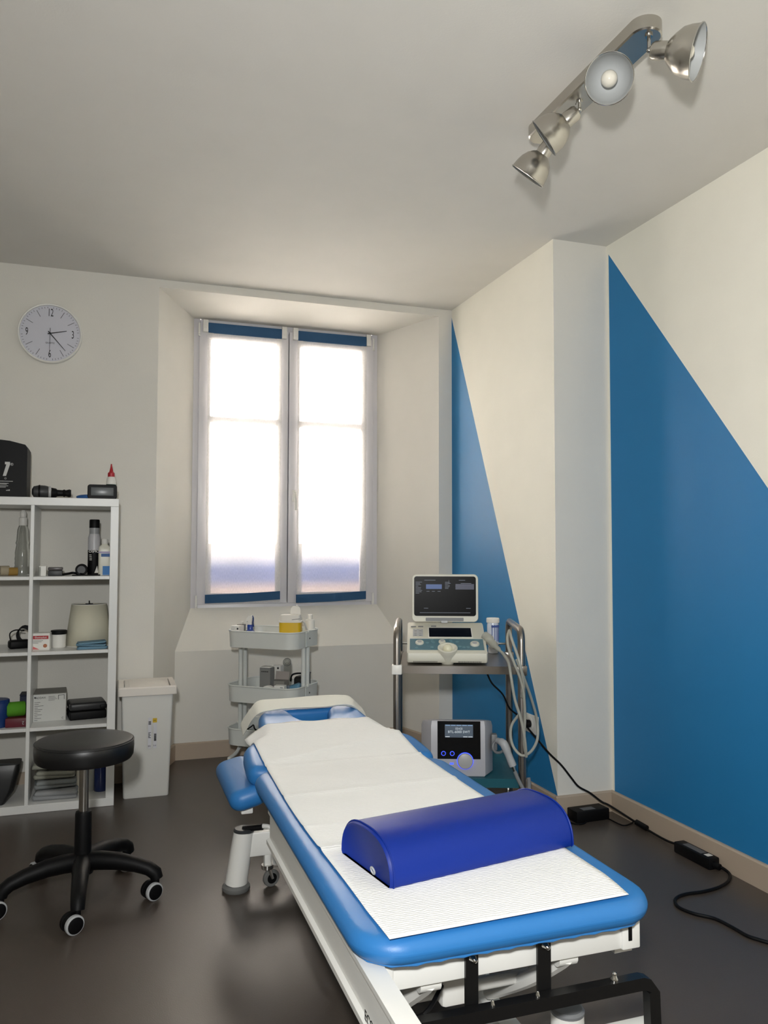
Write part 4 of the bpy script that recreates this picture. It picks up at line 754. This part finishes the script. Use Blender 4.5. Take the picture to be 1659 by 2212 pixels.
lid(-0.092,0.088,0.010,0.026,-0.0118,-0.009,0.003,GPLAST,'hinge_strip',ld); lid(-0.018,0.012,0.002,0.012,-0.016,-0.008,0.003,LGREY,'latch',ld)
SB = mat('screen_blue',(22,62,120),0.4,emit=0.35); lid(-0.090,-0.015,0.162,0.184,-0.0122,-0.0114,0.001,SB,'screen_window',ld)
SN = mat('screen_navy',(34,38,66),0.4,emit=0.15); lid(0.050,0.138,0.160,0.186,-0.0122,-0.0114,0.001,SN,'screen_window',ld)
b = MB(); b.xf = LM
rw = lambda x0,x1,z: b.box(x0,x1,-0.0124,-0.0116,z,z+0.0016)
for k in range(9): rw(-0.140,-0.140+random.uniform(0.012,0.032),0.194-k*0.0066)
for k in range(6): rw(0.000,random.uniform(0.014,0.034),0.194-k*0.006)
rw(-0.098,-0.045,0.203); rw(0.066,0.096,0.203); rw(-0.1,-0.08,0.070); rw(0.10,0.122,0.070); rw(-0.12,0.12,0.049); rw(0.075,0.125,0.188)
for x in (-0.088,-0.062,-0.035): rw(x,x+0.014,0.150)
b.box(0.018,0.0188,-0.0124,-0.0116,0.17,0.205); g_ = b.build('screen_readout', mat('screen_text',(120,126,140),0.5,emit=0.3), ld); g_['kind'] = 'stuff'
# probe with its cable looped over the right handle
PC = mat('probe_grey',(168,168,158),0.45)
pr_ = thing('ultrasound_probe', 'grey ultrasound probe with a long cable looped over the cart handle', 'probe', cl(0.150,-0.06,0.7165), CA)
def pl(p): return Matrix.Rotation(-CA,4,'Z') @ (p-cl(0.150,-0.06,0.7165))
def dp(u,v,d): return pl(at_d(u,v,d))
b = MB(); b.tube([dp(1046,1372,3.64),dp(1056,1380,3.62),dp(1064,1390,3.60),dp(1074,1400,3.56),dp(1086,1411,3.52)], [0.019,0.021,0.018,0.011,0.006], 12, smooth=4); b.build('probe_body', PC, pr_)
b = MB(); b.tube([dp(1084,1409,3.53),dp(1098,1430,3.44),dp(1104,1462,3.40),dp(1112,1510,3.40),dp(1126,1556,3.40),dp(1134,1600,3.40),dp(1137,1635,3.42)], 0.0062, 8, smooth=6)
b.tube([dp(1137,1635,3.42),dp(1132,1600,3.42),dp(1134,1540,3.40),dp(1128,1480,3.38),dp(1112,1435,3.38),dp(1100,1405,3.40),dp(1096,1380,3.46),dp(1100,1362,3.52)], 0.006, 8, smooth=6)
b.tube([dp(1100,1362,3.52),dp(1107,1385,3.42),dp(1122,1430,3.36),dp(1131,1480,3.38),dp(1127,1505,3.42)], 0.006, 8, smooth=6)
b.tube([dp(1120,1545,3.50),dp(1106,1565,3.48),dp(1103,1590,3.46),dp(1110,1615,3.44),dp(1128,1632,3.42),dp(1148,1622,3.44),dp(1161,1595,3.48),dp(1160,1555,3.5),dp(1148,1510,3.46),dp(1132,1465,3.40),dp(1116,1425,3.38)], 0.006, 8, smooth=6)
b.build('probe_cable', PC, pr_)
g0 = at_z(1065,1411,0.7165)
t = thing('gel_bottle', 'clear gel bottle with blue print upside down behind the scanner', 'bottle', g0); MB().lathe([(0.020,0),(0.024,0.003),(0.024,0.03)],22).build('cap', LGREY, t); MB().lathe([(0.020,0.03),(0.028,0.045),(0.029,0.135),(0.027,0.150)],26).build('bottle_body', mat('gel_bottle_plastic',(206,214,228),0.2), t); MB().lathe([(0.031,0.150),(0.032,0.152),(0.032,0.170),(0.029,0.173)],26).build('base', WPLAST, t)
BP = mat('blue_print',(60,84,150),0.5); b = MB(); [b.cyl((0.0295*math.cos(R(a)),0.0295*math.sin(R(a)),0.06),(0.0295*math.cos(R(a)),0.0295*math.sin(R(a)),0.14),0.002,n=6) for a in (235,262,285,305)]; b.rbox(-0.02,0.02,-0.0305,-0.022,0.128,0.138,0.001,1); b.build('printed_label', BP, t)
# shockwave unit on the lower shelf
sw_ = thing('shockwave_unit', 'grey shockwave therapy unit with a glowing blue dial on the lower shelf', 'therapy unit', cl(-0.004,-0.225,0.2355), CA)
def plan(s, dy=0.0): return [(-0.118*s,0.0+dy),(0.118*s,0.0+dy),(0.158*s,0.085+dy),(0.158*s,0.30),(-0.158*s,0.30),(-0.158*s,0.085+dy)]
HS = mat('unit_grey',(182,182,188),0.4); b = MB(); b.rings([[(x,y,z) for x,y in plan(s,dy)] for s, dy, z in ((0.97,0.003,0.0),(1.0,0.0,0.006),(1.0,0.012,0.215),(0.97,0.020,0.236),(0.90,0.035,0.240))]); b.v = [(x,y,z*(1-0.26*max(0,y-0.03)/0.27)) for x,y,z in b.v]; hb = b.build('housing', HS, sw_)
FM = TR(0,0.0,0.0) @ Matrix.Rotation(R(-3.2),4,'X')
def fr_(x0,x1,z0,z1,m_,nm,par,h=0.002): b = MB(); b.xf = FM; b.rbox(x0,x1,-h,0.004,z0,z1,0.0008,1); return b.build(nm,m_,par)
fp = fr_(-0.090,0.098,0.074,0.236,mat('gloss_black',(6,6,8),0.15),'front_panel',sw_)
dsp = fr_(-0.058,0.066,0.166,0.222,mat('lcd_slate',(74,86,100),0.4,emit=0.25),'display',sw_,0.0028); LT = mat('lcd_text',(190,198,204),0.4,emit=0.5)
txt('BTL-6000 SWT', 0.0145, LT, sw_, FM @ TR(0.004,-0.0031,0.190) @ FRONT, 'display_text', sx=1.05); txt('(((o)))', 0.013, LT, sw_, FM @ TR(0.004,-0.0031,0.205) @ FRONT, 'display_text')
for k in range(5): fr_(-0.056+k*0.0245,-0.034+k*0.0245,0.2165,0.2205,mat('lcd_tab',(130,160,196),0.4,emit=0.4),'display_tab',dsp,0.0032)
for x0, x1 in ((-0.056,-0.036),(0.022,0.042),(0.044,0.064)): fr_(x0,x1,0.1675,0.1715,LT,'display_tab',dsp,0.0032)
GLOW = mat('blue_glow',(52,72,230),0.4,emit=2.2)
for x in (-0.064,-0.026):
    b = MB(); b.xf = FM; b.lathe([(0.0075,0),(0.0075,0.005)],18,(x,-0.002,0.098),(0,-1,0)); k_ = b.build('button', BLACK, sw_); b = MB(); b.xf = FM; b.ring(0.0088,0.0013,(x,-0.004,0.098),(0,-1,0),22,6); b.build('glow_ring', GLOW, k_)
b = MB(); b.xf = FM; b.lathe([(0.033,0),(0.033,0.016),(0.031,0.020),(0.028,0.021)],36,(0.030,-0.002,0.068),(0,-1,0)); k_ = b.build('dial', mat('dial_silver',(172,172,172),0.35), sw_)
b = MB(); b.xf = FM; b.ring(0.0342,0.0018,(0.030,-0.008,0.068),(0,-1,0),40,6); b.build('glow_ring', GLOW, k_); b = MB(); b.xf = FM; b.lathe([(0.006,0),(0.004,-0.0015)],14,(0.042,-0.0228,0.080),(0,-1,0)); b.build('finger_dimple', LGREY, k_)
fr_(-0.036,-0.020,0.050,0.058,GLOW,'indicator',sw_,0.0015)
b = MB(); b.ring(0.026,0.006,(0.180,0.05,0.118),(0.3,-1,0.2),24,8); b.rbox(0.150,0.176,0.05,0.09,0.10,0.17,0.004); b.build('handpiece_holder', GPLAST, sw_)
hpz = thing('shockwave_handpiece', 'grey cylindrical handpiece hanging in the holder of the shockwave unit', 'handpiece', cl(0.20,-0.24,0.30), CA)
def hl(x,y,z): return Vector((x-0.20,y+0.24,z-0.30))
b = MB(); b.tube([hl(0.172,-0.195,0.385),hl(0.188,-0.225,0.384),hl(0.198,-0.235,0.372),hl(0.215,-0.238,0.33),hl(0.232,-0.240,0.288)], [0.013,0.017,0.018,0.016,0.0165], 16, smooth=4); hb_ = b.build('handpiece_body', LGREY, hpz); b = MB(); b.tube([hl(0.231,-0.240,0.290),hl(0.241,-0.244,0.262)], [0.0095,0.007], 12); b.build('metal_sleeve', CHROME, hb_)
b = MB(); b.cyl(hl(0.205,-0.232,0.395),hl(0.205,-0.232,0.378),0.002,n=8); b.build('sensor_pin', CHROME, hb_)
b = MB(); b.tube([hl(0.240,-0.244,0.264),hl(0.252,-0.262,0.235),hl(0.268,-0.272,0.205),hl(0.286,-0.272,0.180),hl(0.296,-0.262,0.186),hl(0.300,-0.25,0.215),hl(0.298,-0.245,0.24)], 0.0085, 10, smooth=6); b.build('hose', GPLAST, hpz)

# ------------------------------------------------------------------ socket, cords and power supplies
sk = thing('wall_socket', 'white wall socket low on the blue painted wedge', 'socket', (XP, 3.485, 0.376))
MB().rbox(-0.010,0.0,-0.062,0.055,-0.045,0.045,0.003).build('cover_plate', WPLAST, sk); MB().lathe([(0.030,0.009),(0.030,0.012),(0.024,0.012)],26,(0,0.01,0),(-1,0,0)).build('outlet', WPLAST, sk)
pc = thing('scanner_power_cord', 'thin black power cord running from under the cart shelf to the wall socket', 'cord', (XP-0.013, 3.495, 0.376))
def rel(o, p): return Vector(p)-Vector(o.location)
b = MB(); b.tube([rel(pc,at_d(1050,1448,3.75)),rel(pc,at_d(1062,1475,3.78)),rel(pc,at_d(1086,1500,3.80)),rel(pc,at_d(1101,1530,3.84)),rel(pc,at_d(1122,1547,3.90)),rel(pc,at_x(1138,1556,XP-0.05)),(-0.03,0.0,0.02),(-0.018,0,0.004)], 0.0042, 8, smooth=6); b.build('cord', BLACK, pc)
b = MB(); b.lathe([(0.019,0),(0.019,0.018),(0.013,0.034),(0.007,0.04)],18,(0,0,0),(-1,-0.15,0.0)); b.build('plug', BLACK, pc)
p1 = thing('power_supply', 'black power supply box lying in the corner by the white wall return', 'power supply', (2.068, 3.19, 0), R(2), 'power supplies on the floor')
MB().rbox(-0.088,0.088,-0.04,0.04,0,0.052,0.006).build('housing', BLACK, p1); MB().rbox(-0.045,0.02,-0.03,0.005,0.0522,0.0528,0.0002,1).build('rating_label', mat('dim_label',(92,94,98),0.5), p1)
b = MB(); b.tube([rel(p1,at_x(1143,1572,XP-0.03)),rel(p1,at_x(1165,1600,XP-0.03)),rel(p1,at_y(1188,1628,3.29)),rel(p1,at_y(1212,1652,3.235)),rel(p1,at_y(1234,1680,3.22)),rel(p1,at_y(1250,1699,3.21)),rel(p1,at_y(1275,1713,3.20)),rel(p1,at_y(1300,1732,3.18)),rel(p1,at_y(1318,1741,3.15)),rel(p1,(2.205,3.05,0.022)),rel(p1,(2.21,2.93,0.008)),rel(p1,(2.20,2.82,0.010)),rel(p1,(2.197,2.745,0.02))], 0.0045, 8, smooth=6); cdd = b.build('cord', BLACK, p1)
b = MB(); a0 = rel(p1,(2.208,3.03,0.02)); a1 = rel(p1,(2.212,2.965,0.014)); b.cyl(a0,a1,0.012,n=12); b.build('ferrite_bead', BLACK, cdd)
b = MB(); f0 = lambda u,v: rel(p1, at_z(u,v,0.005)); b.tube([(-0.086,0,0.012),f0(1210,1766),f0(1235,1778),f0(1258,1779),f0(1275,1768),f0(1290,1761),f0(1312,1768),f0(1335,1780),f0(1350,1784),f0(1368,1776),f0(1362,1766)], 0.0036, 6, smooth=6); b.build('loose_lead', BLACK, p1)
p2 = thing('power_supply', 'black power supply box with pale labels lying along the blue wall', 'power supply', (2.200, 2.637, 0), R(1), 'power supplies on the floor')
MB().rbox(-0.026,0.026,-0.100,0.100,0,0.044,0.006).build('housing', BLACK, p2); MB().rbox(-0.016,0.014,-0.045,0.06,0.0442,0.0447,0.0002,1).build('rating_label', MATS['dim_label'], p2); MB().rbox(-0.012,0.014,-0.078,-0.055,0.0442,0.0448,0.0002,1).build('rating_label', WPLAST, p2)
mc = thing('mains_cord', 'thick black mains cord curving across the floor by the blue wall', 'cord', (2.20, 2.535, 0))
b = MB(); g = lambda u,v: rel(mc, at_z(u,v,0.0062)); b.tube([(0,0.0,0.02),(0.018,-0.025,0.014),g(1577,1890),g(1572,1905),g(1552,1917),g(1520,1926),g(1485,1931),g(1464,1938),g(1458,1948),g(1468,1961),g(1500,1974),g(1545,1985),g(1585,2005),g(1615,2022),g(1645,2032),g(1690,2046),g(1760,2080)], 0.0058, 8, smooth=6); b.build('cord', BLACK, mc); MB().cyl((0,0.006,0.02),(0.006,-0.022,0.018),0.012,n=14).build('connector', BLACK, mc)
b = MB(); b.tube([Vector((1.60,3.62,0.09)),Vector((1.66,3.52,0.03)),Vector((1.74,3.46,0.008)),Vector((1.84,3.44,0.006)),Vector((1.90,3.35,0.006)),Vector((1.96,3.24,0.006))],0.004,6,smooth=6)
tag(b.build('floor_lead', BLACK),'thin black lead lying on the floor under the steel cart','cord')

# ------------------------------------------------------------------ ceiling spotlight
cl_ = thing('ceiling_spotlight', 'brushed metal ceiling bar with four adjustable spotlights', 'ceiling light', (1.39, 2.11, ZC))
def L(p): return Vector(p)-Vector((1.39,2.11,ZC))
pts = rrect(-0.046,0.046,-0.335,0.325,0.0455,10); b = MB(); b.rings([[(x,y,0.0) for x,y in pts],[(x,y,-0.036) for x,y in pts],[(x,y,-0.040) for x,y in inset(pts,0.004)]]); b.build('mounting_bar', ALU, cl_)
MB().cyl((0,0.06,-0.039),(0,0.06,-0.0425),0.004,n=10).build('screw', CHROME, cl_)
P2c = at_d(1316,170,2.27)
heads = [(at_x(1402,109,1.39), (RT*0.83-UP*0.30-FW*0.46).normalized(), 0.069), (None, (CAM-P2c).normalized(), 0.066), (at_x(1252,237,1.39), (RT*-0.80-UP*0.55+FW*0.32).normalized(), 0.064), (at_x(1192,304,1.39), (RT*-0.57-UP*0.78+FW*0.35).normalized(), 0.064)]
for p, d, r_ in heads:
    if p is None: p = P2c-d*0.132
    p = L(p); yb = p.y
    sp_ = MB(); sp_.lathe([(0.011,0),(0.010,0.006)],16,(0,yb,-0.040),(0,0,-1)); sp_.tube([(0,yb,-0.042),(p.x,p.y,p.z+0.004)],0.005,10); sp_.sphere(p,0.0075,12,8); hd_ = sp_.build('swivel_arm', CHROME, cl_)
    k = r_/0.064
    out = [(0.012,0.006),(0.020,0.008),(0.0245,0.016),(0.0255,0.045),(0.0255,0.052),(0.034,0.058),(0.046,0.070),(0.056*k,0.088),(0.0615*k,0.108),(0.064*k,0.130),(0.066*k,0.133)]
    inn = [(0.0645*k,0.134),(0.0625*k,0.130),(0.060*k,0.108),(0.0545*k,0.089),(0.044,0.072),(0.030,0.062),(0.004,0.060)]
    b = MB().lathe(out,36,p,d,True,False); s_ = b.build('shade', ALU, hd_, 30); b = MB().lathe(inn,36,p,d,False,True); b.build('shade_lining', LAMPIN, hd_, 40)
    c0 = Vector(p)+d*0.134; MB().ring(0.0655*k,0.0016,c0,d,40,6).build('rim_ring', CHROME, s_)
    b = MB().lathe([(0.012,0.060),(0.013,0.072),(0.0215,0.088),(0.0235,0.100),(0.020,0.114),(0.011,0.122),(0.002,0.1245)],24,p,d); b.build('bulb', BULB, hd_, 60)
